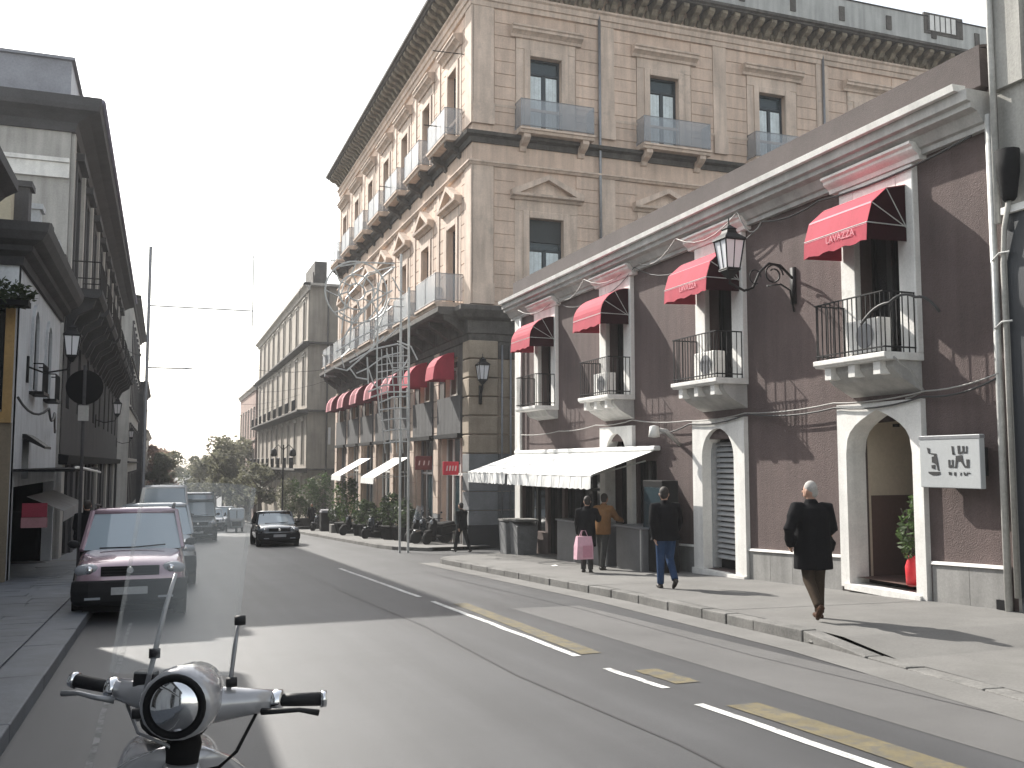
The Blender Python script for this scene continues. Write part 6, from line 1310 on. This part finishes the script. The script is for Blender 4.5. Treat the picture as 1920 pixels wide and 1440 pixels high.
    c.loft([[(r*math.cos(a)*wx, yy+r*math.sin(a)*wy, z) for a in [q*2*math.pi/18 for q in range(18)]] for z, r, wx, wy, yy in ((zb, 1, .2*B*flare, .16*B*flare, -.01), (hip+.02, 1, .19*B, .155*B, 0), (1.15, 1, .18*B, .14*B, hunch*.5), (1.3, 1, .195*B, .145*B, hunch), (1.41, 1, .18*B, .12*B, hunch), (1.47, 1, .1, .085, hunch+.01), (1.53, 1, .068, .068, hunch+.02))])
    for s, A in ((-1, AL), (1, AR)): c.tube([Vector((s*.12, hunch, 1.41)), A[0], A[0].lerp(A[1], .5), A[1], A[1].lerp(A[2], .6), A[2]+(A[2]-A[1]).normalized()*.02], [.085, .085*B, .074*B, .066*B, .058*B, .052], 12)
    co = part('coat', fin(c), coat, t, True, local=True); remesh(co, .015, 3)
    return t, lambda v: (Vector(v)+up)*k, AL, AR
# man with white hair, black coat, walking away
p = ong(1527, 1160, .14)
person('person', p.x, p.y, .14, 1.76, R(-14), 'white haired person in a long black coat and brown trousers walking past the entrance', BLKCO, BRTR, WHAIR, ((R(-8), R(-46)), (R(4), R(2))), ((R(-25), R(35)), (R(6), R(-2))), .54, R(35), cloth('brown shoe', (.06, .03, .018), .5), 1.28, armside=(.17, .09))
p = ong(1250, 1103, .14)
person('person', p.x, p.y, .14, 1.78, R(-10), 'person in black jacket and blue jeans walking away by the louvred door', BLKCO, JEAN, DHAIR, ((R(6), R(2)), (R(10), R(-38))), ((R(-18), R(-5)), (R(22), R(30))), .34, R(-20), SHOE, 1.22, .02, flare=1.18, armside=(.07, .1))
p = ong(1130, 1068, .14)
person('person', p.x, p.y, .14, 1.72, R(-60), 'person in a tan jacket and grey trousers standing at the counter', TANCO, GRTR, DHAIR, ((R(6), R(4)), (R(-10), R(-10))), ((R(35), R(70)), (R(40), R(75))), .36, R(10), SHOE, 1.12, .05, flare=.95)
p = ong(1101, 1073, .14)
t, fn, AL, AR = person('person', p.x, p.y, .14, 1.66, R(-35), 'person in a black coat holding a pink shopping bag before the counter', BLKCO, GRTR, DHAIR, ((R(2), R(0)), (R(-3), R(-4))), ((R(5), R(10)), (R(45), R(100))), .58, R(20), SHOE, 1.1)
# pink bag hangs from that person's hand
bx_, by_ = p.x-.14, p.y-.12; bg_ = thing('shopping_bag', (bx_, by_, gz(by_, .14)+.3), 'pink paper shopping bag with two handles held beside the black coat', 'bag')
PINK = mat('pink paper', (.68, .4, .48), .75, .08, 6, local=True)
mb = MB(); mb.loft([[(-.2, -.09, 0), (.2, -.09, 0), (.2, .09, 0), (-.2, .09, 0)], [(-.19, -.1, .28), (.19, -.1, .28), (.19, .1, .28), (-.19, .1, .28)], [(-.16, -.05, .5), (.17, -.06, .5), (.17, .05, .5), (-.16, .05, .5)]]); part('bag_body', mb, PINK, bg_, local=True)
mb = MB(); mb.box(-.06, .16, -.106, -.1, .04, .3); part('printed_panel', mb, mat('rose print', (.6, .28, .36), .7, .08, local=True), bg_, local=True)
for s in (-1, 1): mb = MB(); mb.tube([(-.08, s*.04, .5), (-.04, s*.02, .62), (.04, s*.02, .62), (.08, s*.04, .5)], .006, 5); part('handle', mb, PINK, bg_, local=True)
# man crossing the side street
p = ong(866, 1035, 0)
person('person', p.x, p.y, .01, 1.74, R(30), 'person in dark jacket and dark trousers crossing the side street by the palazzo', BLKCO, cloth('near black trousers', (.016, .016, .018)), DHAIR, ((R(22), R(12)), (R(-18), R(-24))), ((R(-15), R(0)), (R(20), R(45))), .36, 0, SHOE, 1.15, .02)
p = ony(160, 1060, 24.0)
person('person', p.x, 24.0, .14, 1.76, R(10), 'dark clothed person walking down the left pavement below the round sign', BLKCO, cloth('charcoal trousers', (.014, .014, .015)), DHAIR, ((R(14), R(8)), (R(-14), R(-25))), ((R(-12), R(0)), (R(14), R(30))), .4, 0, SHOE, 1.1)
p = ony(228, 1040, 33)
person('person', -2.0, 34.5, .14, 1.7, R(-8), 'distant dark clothed person on the left pavement before the grey palazzo shops', BLKCO, BLKCO, DHAIR, ((R(10), R(5)), (R(-12), R(-20))), ((R(-10), R(0)), (R(10), R(25))), .4, 0, SHOE, 1.05)
person('person', 9.0, 61.5, .14, 1.7, R(160), 'distant person in black walking on the palazzo pavement past the litter bin', BLKCO, BLKCO, DHAIR, ((R(14), R(8)), (R(-14), R(-24))), ((R(-12), R(0)), (R(14), R(30))), .4, 0, SHOE, 1.1)
# ================================================================ HAZE
mb = MB(); mb.box(-120, 140, -25, 330, gz(330)-1.2, 34); hz = part('haze', mb, None); hz['kind'] = 'stuff'
hm = bpy.data.materials.new('haze'); hm.use_nodes = True; n_ = hm.node_tree; n_.nodes.clear()
pv = n_.nodes.new('ShaderNodeVolumePrincipled'); pv.inputs['Color'].default_value = (.93, .94, .96, 1); pv.inputs['Density'].default_value = .0008; pv.inputs['Anisotropy'].default_value = .1
ou = n_.nodes.new('ShaderNodeOutputMaterial'); n_.links.new(pv.outputs[0], ou.inputs['Volume']); hz.data.materials.append(hm)
